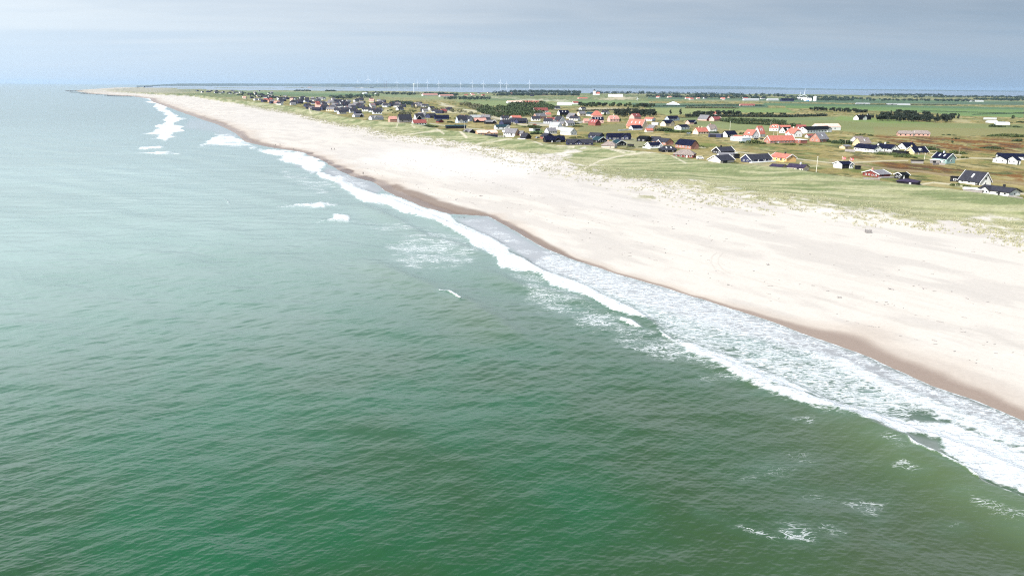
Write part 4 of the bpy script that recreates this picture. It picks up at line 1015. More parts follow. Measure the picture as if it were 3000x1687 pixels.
# ================================================================== FAR HOUSES: built from a few kinds, copied and placed
ORD = ['first','second','third','fourth','fifth','sixth','seventh','eighth','ninth','tenth','eleventh','twelfth','thirteenth','fourteenth','fifteenth','sixteenth','seventeenth','eighteenth','nineteenth','twentieth']
def ordn(i):
    if i < 20: return ORD[i]
    n = i + 1; return {20:'twenty-',30:'thirty-',40:'forty-',50:'fifty-'}[n // 10 * 10] + ORD[n % 10 - 1] if n % 10 else {20:'twentieth',30:'thirtieth',40:'fortieth',50:'fiftieth'}[n]
def build_far_houses():
    kinds = [('white','r_grey','white walled grey roofed',.22), ('palegrey','r_dark','grey walled slate roofed',.26), ('white','r_dark','white walled slate roofed',.14), ('navy','r_dark','dark walled slate roofed',.2), ('brickp','r_brownred','pink walled brown roofed',.05), ('white','r_red','white walled red roofed',.03), ('cream','r_grey','cream walled grey roofed',.08), ('beige','r_pink','beige walled pink roofed',.06)]
    protos = {}
    zones = [('far lagoon end of town', [(560,266),(800,268),(800,280),(700,278),(560,272)], 24, (11,16), 1.4),
             ('dense town above dunes', [(690,282),(800,283),(960,290),(1010,300),(1000,330),(930,326),(860,312),(800,306),(720,292)], 78, (10,15), 1.2),
             ('middle of the town', [(1000,300),(1080,292),(1250,306),(1250,318),(1160,318),(1130,330),(1100,340),(1000,336)], 54, (10,15), 1.2),
             ('scrub above grey modern house', [(1160,322),(1330,318),(1330,332),(1200,334)], 9, (9,13), 1.0),
             ('open middle of village', [(1225,338),(1400,346),(1560,352),(1700,352),(1700,372),(1560,372),(1420,366),(1240,348)], 16, (10,14), 1.05),
             ('back of the village', [(1430,318),(1560,312),(1680,318),(1780,330),(1780,338),(1690,326),(1560,322)], 7, (10,14), 1.05),
             ('inland church village', [(1300,272),(1700,275),(1700,283),(1460,284),(1300,281)], 18, (12,20), 1.2),
             ('village beyond the fields', [(1910,284),(2240,287),(2240,294),(1960,293)], 18, (12,20), 1.1),
             ('lagoon spit harbour', [(840,256.4),(1120,257.2),(1120,258.8),(860,258.4)], 7, (40,70), 1.5)]
    placed = []
    for zi, (zn, poly, n, lr, hs) in enumerate(zones):
        p = np.array(poly, float); lo, hi = p.min(0), p.max(0); got = 0; tries = 0
        while got < n and tries < 6000:
            tries += 1
            u, v = random.uniform(lo[0], hi[0]), random.uniform(lo[1], hi[1])
            if poly_mask(np.array([u]), np.array([v]), poly, .01)[0] < .5: continue
            x, y, z = plainpos(u, v)
            if any((x - a) ** 2 + (y - b) ** 2 < (c + 7.5) ** 2 for a, b, c in FOOT): continue
            if any(abs(u - q[0]) < 3.2 and abs(v - q[1]) < 1.0 for q in placed): continue
            k = random.choices(range(len(kinds)), [q[3] for q in kinds])[0]
            if zi >= 6 and random.random() < .45: k = random.choice([4, 5, 7])
            placed.append((u, v, x, y, z, k, zi, random.uniform(*lr), hs)); FOOT.append((x, y, 6)); got += 1
    by = {}
    for q in placed: by.setdefault((q[6], q[5]), []).append(q)
    for (zi, k), qs in sorted(by.items()):
        qs.sort(key=lambda q: q[0])
        for i, (u, v, x, y, z, k, zi, L, hs) in enumerate(qs):
            nm = kinds[k][2]; zn = zones[zi][0]
            lab = f'only {nm} house in the {zn}' if len(qs) == 1 else f'{ordn(i)} {nm} house from left in the {zn}'
            rz = math.atan2(-x, y) + random.choice([-1, 1]) * random.uniform(.15, .8)
            if k not in protos:
                w, r = kinds[k][0], kinds[k][1]
                t = thing('house', lab, 'house', (x, y, z), rz, 'small houses of the far town')
                link('wall', wall_bm(10, 7.4, 2.7, 5.6, 0), w, t)
                ro = link('roof', roof_bm(10, 7.4, 2.7, 5.6, 0, .35), r, t)
                link('chimney', bx(-2, -1.3, -.35, .35, 5.2, 6.5), 'brickd', ro)
                for xs in (-3, 0, 3): link('window', bx(xs - .6, xs + .6, -3.76, -3.703, .9, 2.1), 'glass', t)
                protos[k] = t; s0 = L / 10; t.scale = (s0, min(s0, 1.6), hs * random.uniform(.9, 1.15))
            else:
                s0 = L / 10
                dup(protos[k], (x, y, z), rz, lab, 'small houses of the far town', (s0, min(s0, 1.6), hs * random.uniform(.85, 1.2)))

# ================================================================== VEGETATION
def leaves(bm_v, bm_f, c, rad, n, size, flat=1.0):
    """n leaf-clump quads through an ellipsoid (numpy lists)"""
    d = rng.normal(size=(n, 3)); d /= np.linalg.norm(d, axis=1)[:, None]
    rr = rng.uniform(.35, 1, n) ** .5
    p = np.array(c) + d * rr[:, None] * np.array(rad)
    a = rng.normal(size=(n, 3)); a[:, 2] *= flat; a /= np.linalg.norm(a, axis=1)[:, None]
    b = np.cross(a, d + rng.normal(scale=.5, size=(n, 3))); b /= np.linalg.norm(b, axis=1)[:, None] + 1e-9
    s = size * rng.uniform(.6, 1.3, n)[:, None]
    q = np.stack([p - a * s - b * s * .6, p + a * s - b * s * .6, p + a * s * .7 + b * s * .7, p - a * s * .7 + b * s * .7], 1)
    bm_v.append(q.reshape(-1, 3))
def quads(name, vs, mat, parent=None):
    v = np.concatenate(vs).astype(np.float32); n = len(v) // 4
    me = bpy.data.meshes.new(name); me.vertices.add(len(v)); me.vertices.foreach_set('co', v.ravel())
    me.loops.add(n * 4); me.loops.foreach_set('vertex_index', np.arange(n * 4, dtype=np.int32))
    me.polygons.add(n); me.polygons.foreach_set('loop_start', np.arange(0, n * 4, 4, dtype=np.int32)); me.update(calc_edges=True)
    me.materials.append(M[mat]); o = bpy.data.objects.new(name, me); C.objects.link(o)
    if parent is not None: o.parent = parent
    return o
def tree_proto(kind, label, loc):
    t = thing('pine_tree' if kind != 'round' else 'tree', label, 'tree', loc)
    b = BM(); tube(b, (0, 0, -.5), (.1, 0, 4.2), .24, .10, 6); tube(b, (.05, 0, 2.6), (1.1, .3, 4.2), .09, .04, 5); tube(b, (.05, 0, 3.0), (-.9, -.5, 4.6), .09, .04, 5)
    link('trunk', b, 'bark', t); vs = []
    if kind == 'tall':
        for i in range(9): leaves(vs, None, (rng.normal(0, .35), rng.normal(0, .35), 2.0 + i * .75), (1.9 - i * .17, 1.9 - i * .17, .7), 60, .34)
    elif kind == 'broad':
        for i in range(10): leaves(vs, None, (rng.normal(0, 1.3), rng.normal(0, 1.3), rng.uniform(2.2, 5.4)), (1.5, 1.5, 1.0), 60, .36)
    else:
        for i in range(9): leaves(vs, None, (rng.normal(0, .9), rng.normal(0, .9), rng.uniform(2.0, 5.2)), (1.5, 1.5, 1.3), 60, .36)
    quads('crown', vs, 'pine' if kind != 'round' else 'leaf', t)
    return t
def build_trees():
    rows = [  # place name, top edge and foot polyline (photo px), count, tree height px
        ('long dark belt', [(2560,355),(2620,358),(2700,358),(2790,362),(2780,356),(2690,352),(2600,348)], 54, (15, 24), 'dark'),
        ('spinney behind the long dark belt', [(2560,335),(2600,338),(2640,350),(2800,350),(2840,349),(2780,345),(2650,340)], 22, (13, 19), 'dark'),
        ('row above the long hedge', [(2345,324),(2420,328),(2500,332),(2540,334),(2500,329),(2420,325)], 34, (9, 13), 'dark'),
        ('row by the black farmhouse', [(2500,347),(2530,349),(2590,350),(2600,346),(2530,344)], 14, (8, 13), 'dark'),
        ('copse behind tall pink house', [(1795,342),(1850,345),(1918,344),(1915,338),(1850,330),(1800,338)], 38, (13, 20), 'dark'),
        ('grove below the arched hall', [(1700,316),(1800,315),(1920,319),(1915,313),(1800,310),(1700,311)], 44, (9, 14), 'mix'),
        ('row left of red farm roof', [(2008,342),(2070,341),(2110,342),(2160,341),(2150,337),(2050,337)], 24, (9, 17), 'dark'),
        ('row along the dark hedge', [(2120,338),(2300,340),(2310,337),(2130,335)], 26, (6, 10), 'mix')]
    protos = {}; looks = {'tall': 'slim dark conifer', 'broad': 'spreading dark pine', 'round': 'round crowned green tree'}
    for zn, poly, n, hp, kind in rows:
        p = np.array(poly, float); lo, hi = p.min(0), p.max(0); pts = []; tries = 0
        while len(pts) < n and tries < 4000:
            tries += 1; u, v = random.uniform(lo[0], hi[0]), random.uniform(lo[1], hi[1])
            if poly_mask(np.array([u]), np.array([v]), poly, .01)[0] < .5: continue
            if any(abs(u - a) < 1.6 for a, *_ in pts): continue
            pts.append((u, v, random.choice(['tall', 'broad', 'broad'] if kind == 'dark' else ['round', 'broad', 'round'])))
        for kd in ('tall', 'broad', 'round'):
            ks = sorted(q for q in pts if q[2] == kd)
            for i, (u, v, _) in enumerate(ks):
                x, y, z = plainpos(u, v); k = ppm_at(x, y, z); hm = random.uniform(*hp) / k
                lab = f'{ordn(i)} {looks[kd]} from left in the {zn}' if len(ks) > 1 else f'only {looks[kd]} in the {zn}'
                s = hm / {'tall': 8.6, 'broad': 6.4, 'round': 6.4}[kd]
                if kd not in protos: protos[kd] = tree_proto(kd, lab, (x, y, z)); protos[kd]['group'] = 'trees among the fields'; protos[kd].scale = (s, s, s)
                else: dup(protos[kd], (x, y, z), random.uniform(0, 6.28), lab, 'trees among the fields', (s * random.uniform(.9, 1.25), s * random.uniform(.9, 1.25), s))
    for (u, v, hpx, kd, lab) in ((1964,336,12,'tall','lone slim conifer in the meadow, left one of two'), (1993,338,15,'tall','lone slim conifer in the meadow, right one of two'), (1816,357,11,'round','round tree at the right corner of the pink hipped house'),
                                 (1773,340,12,'round','round tree right of the high hipped red roof'), (2968,349,13,'round','round green tree behind the white tent shaped house'), (2790,420,9,'round','dark bushy tree alone in the rust coloured heath')):
        x, y, z = plainpos(u, v); k = ppm_at(x, y, z); s = hpx / k / 7
        dup(protos[kd], (x, y, z), 1.0, lab, 'trees among the fields', (s * 1.2, s * 1.2, s))
    # shrubs: low mounds, each on its own
    def shrub(u, v, wpx, hpx, mat, lab):
        x, y, z = plainpos(u, v); k = ppm_at(x, y, z); w, h = wpx / k / 2, hpx / k; vs = []
        dp = min(w * .6, 9)
        for i in range(int(max(5, w * 1.4))): 
            f = rng.uniform(-1, 1); e = 1 - f * f * .7
            leaves(vs, None, (f * w, rng.uniform(-1, 1) * dp * .6, h * .35 * e), (max(w * .28, 1.0), max(dp * .4, .9), h * .55 * e), 90, max(.22, h * .13))
        o = quads('shrub', vs, mat); o.location = (x, y, z); o.rotation_euler = (0, 0, math.atan2(-x, y)); tag(o, lab, 'shrub', 'shrubs on the heath')
    for a in ((2806,545,34,10,'scrub','bright green bush before the steep charcoal roofed house'), (2832,547,16,6,'scrub','low bush right of the bright green bush at the charcoal roofed house'), (2880,552,18,6,'scrub','small bush between the charcoal roofed house and the bungalow'),
              (2205,421,62,13,'scrub','wide green thicket below the pale grey dormer house'), (2320,425,52,7,'scrub','low green thicket in front of the flat roofed brick annex'), (2270,422,20,4,'scrub','thin bush against the long brick farmhouse'),
              (2470,421,72,13,'leaf','dark hedge like thicket between brick house and thatched houses'), (2420,416,40,8,'leaf','dark bush at the right wall of the steep grey roofed brick house'), (2600,453,110,8,'scrub','long green scrub below the white farm wings'), (2650,462,60,9,'scrub','green scrub below the yellow dormer house'),
              (2725,440,48,12,'leaf','dark scrub behind the yellow dormer house'), (2780,450,80,11,'scrub','olive scrub behind the sea green house'), (2822,464,34,6,'scrub','low scrub right of the sea green house'), (2533,398,46,7,'scrub','green scrub on the meadow above the thatched houses'),
              (2960,402,100,11,'scrub','broad green thicket left of the right edge, above the rust heath'), (2990,415,40,9,'leaf','dark thicket at the right edge above the rust heath'), (2800,408,22,5,'leaf','small dark bush near the thatched longhouse'), (2910,436,60,8,'leaf','flat dark thicket in the rust heath'),
              (2780,397,34,4,'leaf','thin dark bush right of the thatched longhouse'), (2590,419,34,5,'leaf','dark low bush behind the white farm rear wing'), (2995,466,20,6,'leaf','dark bush behind the white houses at the right edge'),
              (2000,389,70,8,'scrub','bright green strip of scrub below the low white house'), (1945,385,60,12,'leaf','dark thicket round the cream rounded house'), (2090,391,42,7,'leaf','dark bushes below the white thatched house'), (2175,394,24,7,'scrub','green bush right of the blue black roofed white house'),
              (2100,402,26,4,'scrub','low green bush by the flat grey carport'), (2035,431,70,6,'scrub','green scrub behind the large brick house'), (1895,431,40,5,'scrub','green strip left of the white decked house'), (1850,433,26,5,'scrub','low scrub right of the black fenced house'),
              (1572,394,34,10,'leaf','dark green bushes by the flat roofed pavilion'), (1560,374,50,9,'scrub','green bushes above the flat roofed pavilion'), (1672,364,44,9,'leaf','dark thicket right of the white edged slate house'), (1690,372,36,6,'scrub','green scrub on the meadow below the dark thicket'),
              (1628,345,30,8,'scrub','green bush left of the black white gabled house'), (1650,343,26,7,'leaf','dark bush below the black white gabled house'), (1318,360,24,6,'scrub','dark green bush left of the tall pale blue house'), (1245,373,66,7,'leaf','bright green hedge before the brown roofed white house'),
              (1640,402,20,8,'scrub','yellow green bush left of the front white house'), (1690,404,44,5,'scrub','olive strip of scrub above the longest black house'), (2380,340,40,5,'leaf','dark bush at the end of the long hedge'), (2910,372,44,8,'leaf','dark shrubs left of the white tent shaped house'),
              (2960,373,50,6,'leaf','dark shrubs below the white tent shaped house'), (2935,360,50,5,'leaf','low dark shrubs in front of the grey ruin'), (2990,360,24,6,'leaf','dark shrub right of the tent shaped house')):
        shrub(*a)
    # hedges: long clipped or wild rows
    def hedge(pts, hpx, mat, lab):
        vs = []; c0 = None
        for i in range(len(pts) - 1):
            for f in np.linspace(0, 1, int(max(4, abs(pts[i + 1][0] - pts[i][0]) / 2.2))):
                u = pts[i][0] + (pts[i + 1][0] - pts[i][0]) * f; v = pts[i][1] + (pts[i + 1][1] - pts[i][1]) * f
                x, y, z = plainpos(u, v); k = ppm_at(x, y, z); hm = hpx / k * rng.uniform(.7, 1.2); c0 = c0 or (x, y, z)
                leaves(vs, None, (x - c0[0], y - c0[1], z - c0[2] + hm * .4), (2.6 / k * 1.6, 4, hm * .6), 34, max(.3, hm * .16))
        o = quads('hedge', vs, mat); o.location = c0; tag(o, lab, 'hedge')
    for a in (([(2010,343),(2150,343),(2300,344),(2420,341)], 8, 'pine', 'long dark hedge dividing the green fields'), ([(2110,355),(2160,363),(2230,366),(2330,371),(2350,374)], 9, 'leaf', 'wild green hedge running behind the red roofed houses'), ([(2130,354),(2220,357),(2300,361)], 9, 'leaf', 'upper part of the wild green hedge behind the red roofs'),
              ([(1690,327),(1800,324),(1870,322)], 5, 'pine', 'thin dark hedge above the high hipped red roof'), ([(1990,346),(2050,345)], 4, 'leaf', 'short dark hedge left of the grey roofed barn'), ([(1920,313),(2010,312),(2100,310),(2230,311)], 4, 'farwood', 'long thin hedge in front of the white pyramid roof'),
              ([(2010,318),(2100,318),(2160,319)], 6, 'olivew', 'olive hedge below the thin hedge of the pyramid roof'), ([(2170,312),(2240,312)], 3, 'farwood', 'short dark hedge under the distant pink farm'), ([(2500,307),(2600,308),(2800,309)], 3, 'farwood', 'thin hedge along the distant glasshouses'),
              ([(2700,326),(2850,330),(3000,334)], 2, 'farwood', 'faint field hedge at the far right'), ([(2850,337),(2960,334),(3000,332)], 3, 'farwood', 'dark field hedge at the right edge')):
        hedge(*a)
    # woods that read as one mass
    def wood(name, polys, n, hpx, mat, lab, sz=1.0):
        vs = []
        for poly in polys:
            p = np.array(poly, float); lo, hi = p.min(0), p.max(0); got = 0; tr = 0
            while got < n and tr < n * 40:
                tr += 1; u, v = rng.uniform(lo[0], hi[0]), rng.uniform(lo[1], hi[1])
                if poly_mask(np.array([u]), np.array([v]), poly, .01)[0] < .5: continue
                got += 1; x, y, z = plainpos(u, v); k = ppm_at(x, y, z); hm = hpx / k * rng.uniform(.6, 1.15); rw = hm * rng.uniform(.5, .9) * sz
                leaves(vs, None, (x, y, z + hm * .55), (rw, rw, hm * .45), 46, max(hm * .12, .8 / k))
        o = quads(name, vs, mat); o['kind'] = 'stuff'; o['label'] = lab; return o
    wood('woodland', [[(1440,344),(1480,346),(1580,342),(1590,336),(1500,322),(1420,322),(1400,330)], [(1480,325),(1560,330),(1620,322),(1600,312),(1500,312)]], 190, 15, 'leaf', 'green wood beside the sandy road in the middle of the village')
    wood('thicket', [[(1345,310),(1390,322),(1440,335),(1420,318),(1370,308)], [(1380,322),(1460,342),(1480,338),(1420,322)]], 80, 11, 'olivew', 'brown olive thicket at the left end of the wood')
    wood('thicket', [[(1150,318),(1250,322),(1330,332),(1400,342),(1390,334),(1300,322),(1180,312)], [(1170,338),(1200,340),(1205,334),(1175,332)]], 70, 8, 'olivew', 'olive scrub wood among the middle town houses')
    wood('woodland', [[(1140,308),(1190,309),(1230,311),(1190,304),(1150,304)], [(960,290),(1000,292),(1080,288),(1110,285),(1060,283),(990,286)]], 60, 9, 'farwood', 'dark green wood at the back of the town')
    wood('woodland', [[(1300,292),(1360,294),(1440,293),(1440,289),(1320,287)], [(1240,280),(1340,283),(1340,279),(1250,276)], [(1060,276),(1140,279),(1290,281),(1280,278),(1100,273)]], 90, 7, 'farwood', 'blue green wood in front of the lagoon, left of the church')
    wood('woodland', [[(1430,275),(1560,273),(1700,276),(1700,273),(1560,270)], [(1700,277),(1900,278),(2000,281),(2100,283),(2300,285),(2300,281),(2000,277),(1800,273)], [(1430,282),(1600,281),(1700,282),(1690,280),(1500,279)], [(1880,286),(2250,291),(2240,288),(1900,283)]], 170, 8, 'farwood', 'long dark wood along the lagoon shore behind the church')
    wood('woodland', [[(2300,288),(2520,293),(2620,295),(2500,288),(2320,283)], [(2540,283),(2760,282),(2760,280),(2560,280)], [(2600,288),(2900,287),(3000,290),(3000,286),(2750,284)], [(2500,297),(2700,297),(2860,299),(2840,295),(2600,293)], [(2850,294),(3000,297),(3000,293),(2860,291)], [(2300,293),(2420,296),(2520,296),(2420,291)]], 120, 6, 'farwood', 'dark shore wood at the right behind the distant plant')
    wood('woodland', [[(860,267.5),(910,268),(905,266.5),(870,266.5)], [(950,268),(985,268.5),(975,267),(955,266.8)]], 40, 3.2, 'farwood', 'two small blue woods on the lagoon shore')
    wood('thicket', [[(1000,310),(1120,312),(1240,330),(1200,336),(1060,330)], [(1250,345),(1420,352),(1560,362),(1540,368),(1300,352)]], 46, 5, 'scrub', 'garden scrub between the houses of the middle town')
    wood('woodland', [[(560,269),(720,272),(830,284),(760,284),(640,276)], [(740,286),(960,296),(900,292),(780,284)]], 70, 4, 'farwood', 'garden trees between the houses of the far town')
    # marram tufts on the sandy dune foot
    s_ = 60 + 1700 * rng.uniform(0, 1, 26000) ** 1.9; q_ = rng.beta(1.6, 2.6, 26000) * 1.15 - .28
    f_, c_ = Ft(s_), Ct(s_); t_ = f_ + (c_ - f_) * q_
    pat = fbm(s_ / 9, t_ / 6, 501, 3); pr = sst(.30, .66, pat + .25 * q_)
    ok = rng.uniform(size=26000) < pr * np.clip(np.where(q_ < 0, .22 + q_, np.where(q_ > .45, 1.1 - 1.6 * q_, .8)), .0, 1)
    s_, t_ = s_[ok], t_[ok]; x_ = s_ * DS[0] + t_ * DT[0]; y_ = s_ * DS[1] + t_ * DT[1]
    inside = (np.abs(np.arctan2(x_, y_)) < R(40)); x_, y_ = x_[inside], y_[inside]; z_ = zland(x_, y_)
    nb = 7; n = len(x_)
    base = np.repeat(np.stack([x_, y_, z_ - .05], 1), nb, 0) + np.c_[rng.normal(0, .32, (n * nb, 2)), np.zeros(n * nb)]
    hgt = rng.uniform(.25, .7, n * nb)[:, None]; lean = np.c_[rng.normal(.25, .22, n * nb), rng.normal(.1, .22, n * nb), np.ones(n * nb)] * hgt
    th = rng.uniform(0, math.pi, n * nb); sd = np.c_[np.cos(th), np.sin(th), np.zeros(n * nb)] * .08
    Q = np.stack([base - sd, base + sd, base + lean + sd * .5, base + lean - sd * .5], 1).reshape(-1, 3)
    o = quads('dune_grass', [Q], 'marram'); o['kind'] = 'stuff'; o['label'] = 'marram grass tufts on the sandy dune foot'
# ================================================================== OTHER THINGS
def pole_thing(name, cat, u, v, hpx, r, mat, lab, top=None, group=None):
    x, y, z = plainpos(u, v); k = ppm_at(x, y, z); h = hpx / k
    t = thing(name, lab, cat, (x, y, z), math.atan2(-x, y), group)
    link('pole', tube(BM(), (0, 0, -.6), (0, 0, h), r, r * .6, 8), mat, t)
    if name == 'flagpole':
        b = BM(); bmesh.ops.create_uvsphere(b, u_segments=10, v_segments=6, radius=r * 1.8)
        for vv in b.verts: vv.co.z += h + r
        link('finial', b, 'trim', t)
    if top == 'flag':
        def wav(x0, x1, z0, z1, off):
            b = BM(); n = 8; rows = []
            for i in range(n + 1):
                xx = x0 + (x1 - x0) * i / n; yy = .14 * math.sin(xx * 2.4)
                rows.append([b.verts.new((xx, yy + s * (.015 + off), zz)) for zz in (z0, z1) for s in (-1, 1)])
            for i in range(n):
                A, B_ = rows[i], rows[i + 1]
                for f in ((A[0], B_[0], B_[2], A[2]), (A[3], B_[3], B_[1], A[1]), (A[2], B_[2], B_[3], A[3]), (A[1], B_[1], B_[0], A[0])): b.faces.new(f)
            b.faces.new((rows[0][0], rows[0][2], rows[0][3], rows[0][1])); b.faces.new((rows[-1][1], rows[-1][3], rows[-1][2], rows[-1][0]))
            return b
        f = link('flag', wav(.08, 2.1, h - 1.65, h - .1, 0), 'red', t)
        link('cross_band', wav(.075, 2.105, h - .99, h - .76, .004), 'trim', f); link('cross_band', wav(.62, .88, h - 1.655, h - .095, .004), 'trim', f)
    if top == 'sign':
        link('board', bx(-1.1, 1.1, -.06, .06, h - 1.6, h), 'trim', t)
    if top == 'arm':
        link('crossarm', bx(-.9, .9, -.06, .06, h - .5, h - .36), mat, t)
    if top == 'lamp':
        link('lamp_head', bx(-.1, .9, -.12, .12, h - .1, h + .06), 'concrete', t)
    return t
def build_poles():
    for a in (('flagpole','flagpole',2391,505,43,.14,'pole','tall bare white flagpole right of the long cream bungalow'), ('flagpole','flagpole',2138,385,26,.16,'pole','lone white flagpole behind the smooth blue black roof'),
              ('flagpole','flagpole',2257,378,21,.15,'pole','white pole before the big red roof with white dormers'), ('flagpole','flagpole',2278,400,30,.15,'pole','tall white pole just above the long brick farmhouse'),
              ('flagpole','flagpole',2266.5,396,11,.13,'pole','short white pole left of the tall pole by the brick farm'), ('flagpole','flagpole',2708,468,16,.13,'pole','pale pole in front of the yellow dormer house'),
              ('flagpole','flagpole',1252,366,19,.14,'pole','thin pale pole by the bright green hedge'), ('flagpole','flagpole',1360.5,380,22,.15,'pole','white pole before the long black bungalow'), ('flagpole','flagpole',2677,400,14,.13,'pole','white pole behind the thatched longhouse')): pole_thing(*a)
    pole_thing('flagpole','flagpole',2466,478,18,.10,'pole','flagpole with red and white flag, left one behind the double garage', 'flag'); pole_thing('flagpole','flagpole',2489,477,14,.10,'pole','flagpole with red and white flag, right one behind the double garage', 'flag')
    pole_thing('sign_post','sign',1475,407.5,25,.15,'pole','tall post with white board on the dune beside the timber house', 'sign')
    for u, v, h, lab in ((2809,455,24,'weathered utility pole behind the sea green house'), (2476,423,14,'utility pole beside the dark thicket left of the thatched houses'), (2571,424,13,'thin utility pole behind the white farm rear wing'), (1992,392,11,'short utility pole below the low white house')):
        pole_thing('utility_pole','pole',u,v,h,.12,'woodpole',lab,'arm')
    for u, v, h, lab in ((1543,365,13,'left one of two grey lamp posts by the sandy road'), (1549,364,14,'right one of two grey lamp posts by the sandy road'), (1573,372,11,'grey lamp post near the red car'), (1581,373,10,'short lamp post right of the one near the red car'), (1674,353,14,'pale lamp post before the steep grey roof')):
        pole_thing('street_lamp','street lamp',u,v,h,.13,'concrete',lab,'lamp')
def build_fences():
    def fence(pts, hpx, mat, lab, name='fence'):
        vs = [plainpos(u, v) for u, v in pts]; k = ppm_at(*vs[0]); h = hpx / k; o = vs[0]
        t = thing(name, lab, name if name != 'fence' else 'fence', o)
        for i in range(len(vs) - 1):
            a, b = Vector(vs[i]) - Vector(o), Vector(vs[i + 1]) - Vector(o); d = b - a; L = d.length; n = max(2, int(L / 2.2)); nrm = Vector((-d.y, d.x, 0)).normalized() * .04
            bm = BM(); q = [bm.verts.new(p) for p in (a - nrm + Vector((0,0,-.4)), b - nrm + Vector((0,0,-.4)), b + nrm + Vector((0,0,-.4)), a + nrm + Vector((0,0,-.4)), a - nrm + Vector((0,0,h)), b - nrm + Vector((0,0,h)), b + nrm + Vector((0,0,h)), a + nrm + Vector((0,0,h)))]
            for f in ((3,2,1,0),(4,5,6,7),(0,1,5,4),(1,2,6,5),(2,3,7,6),(3,0,4,7)): bm.faces.new([q[j] for j in f])
            link('panel', bm, mat, t)
            for j in range(n + 1):
                p = a + d * (j / n); link('post', bx(p.x - .09, p.x + .09, p.y - .09, p.y + .09, p.z - .5, p.z + h + .14), mat, t)
    for a in (([(2475,444),(2505,446)], 7, 'greywood', 'grey board fence at the left end of the long white farm'), ([(2574,450),(2612,451)], 6, 'greywood', 'grey board fence between the two white farm gables'), ([(2733,484),(2750,483),(2768,484)], 6, 'greywood', 'low grey fence before the sea green house'),
              ([(2529,525),(2577,527)], 5, 'greywood', 'grey terrace fence before the dark red summer house'), ([(1811,384),(1866,381)], 4, 'white', 'long white fence before the smooth blue black roof'), ([(1838,428),(1857,429)], 6, 'black', 'black board fence right of the white edged black gable'),
              ([(1455,402),(1480,401),(1506,402)], 3, 'white', 'white low fence before the timber gabled grey house'), ([(2954,577),(2995,584)], 5, 'greywood', 'grey garden fence at the bottom right of the bungalow'), ([(1883,434),(1905,437)], 4, 'white', 'white railing before the decked white house')): fence(*a)
def car_at(u, v, mat, lab, van=False, yaw=.5):
    x, y, z = plainpos(u, v); L, W, hh = (4.8, 1.9, 2.0) if van else (4.2, 1.75, 1.45)
    t = thing('van' if van else 'car', lab, 'van' if van else 'car', (x, y, z), math.atan2(-x, y) + yaw, 'parked cars')
    pr = [(-L/2,.35),(L/2,.35),(L/2,.75),(L*.33,.95),(L*.2,hh*.97),(-L*.36,hh),(-L*.48,hh*.62),(-L/2,.8)] if not van else [(-L/2,.35),(L/2,.35),(L/2,.95),(L*.36,1.1),(L*.2,hh*.98),(-L*.44,hh),(-L*.49,1.1)]
    b = BM(); A = [b.verts.new((px, -W/2, pz)) for px, pz in pr]; B_ = [b.verts.new((px, W/2, pz)) for px, pz in pr]; n = len(pr)
    for i in range(n): b.faces.new((A[i], A[(i+1) % n], B_[(i+1) % n], B_[i]))
    b.faces.new(A[::-1]); b.faces.new(B_); bmesh.ops.recalc_face_normals(b, faces=b.faces[:]); bmesh.ops.bevel(b, geom=b.edges[:], offset=.07, segments=2, affect='EDGES')
    link('body', b, mat, t, smooth=False)
    for s in (-1, 1): link('side_window', bx(-L*.34, L*.16, *sorted((s*(W/2+.003), s*(W/2+.02))), hh*.62, hh*.88), 'glass', t)
    w = BM(); q = [w.verts.new(p) for p in ((L*.345,-W*.4,1.0),(L*.345,W*.4,1.0),(L*.225,W*.4,hh*.93),(L*.225,-W*.4,hh*.93))]; w.faces.new(q); bmesh.ops.solidify(w, geom=w.faces[:], thickness=.03); bmesh.ops.translate(w, verts=w.verts[:], vec=(.05, 0, .03)); link('windscreen', w, 'glass', t)
    for sx in (-.31, .31):
        for s in (-1, 1): link('wheel', tube(BM(), (sx*L, s*(W/2-.16), .33), (sx*L, s*(W/2+.02), .33), .33, .33, 14), 'tyre', t)
def turbine(u, vb, vt, lab, rot=.3, frac=.62, face=0.5, blades=None):
    x, y, z = (float(q) for q in (*unp(u, vb, 1.0), 1.0)); k = ppm_at(x, y, z); h = (vb - vt) / k; hub = h * frac; bl = h - hub
    t = thing('wind_turbine', lab, 'wind turbine', (x, y, z), math.atan2(-x, y) + face, 'wind turbines')
    r = max(h * .022, 1.2 if k < .5 else .7)
    link('tower', tube(BM(), (0, 0, -2), (0, 0, hub), r, r * .6, 12), 'steel', t)
    link('nacelle', bx(-r, r, -r * 2.2, r * 2.4, hub - r * .8, hub + r), 'steel', t)
    rot_hub = link('hub', tube(BM(), (0, -r * 3.2, hub), (0, -r * 2.2, hub), r * .5, r * .9, 10), 'steel', t)
    for i in range(3):
        a = rot + i * 2 * math.pi / 3; d = Vector((math.sin(a), 0, math.cos(a))); p = Vector((0, -r * 2.7, hub)); s = Vector((math.cos(a), 0, -math.sin(a)))
        b = BM(); c = []
        for f, wd in ((0, .5), (.18, 1.0), (.6, .6), (1.0, .16)):
            q = p + d * bl * f; c.append([b.verts.new(q + s * r * wd * sx + Vector((0, r * .16 * sy, 0))) for sx, sy in ((-.6, -1), (.9, -1), (.9, 1), (-.6, 1))])
        for j in range(3):
            for e in range(4): b.faces.new((c[j][e], c[j][(e+1) % 4], c[j+1][(e+1) % 4], c[j+1][e]))
        b.faces.new(c[0][::-1]); b.faces.new(c[3]); link('blade', b, 'steel', t)
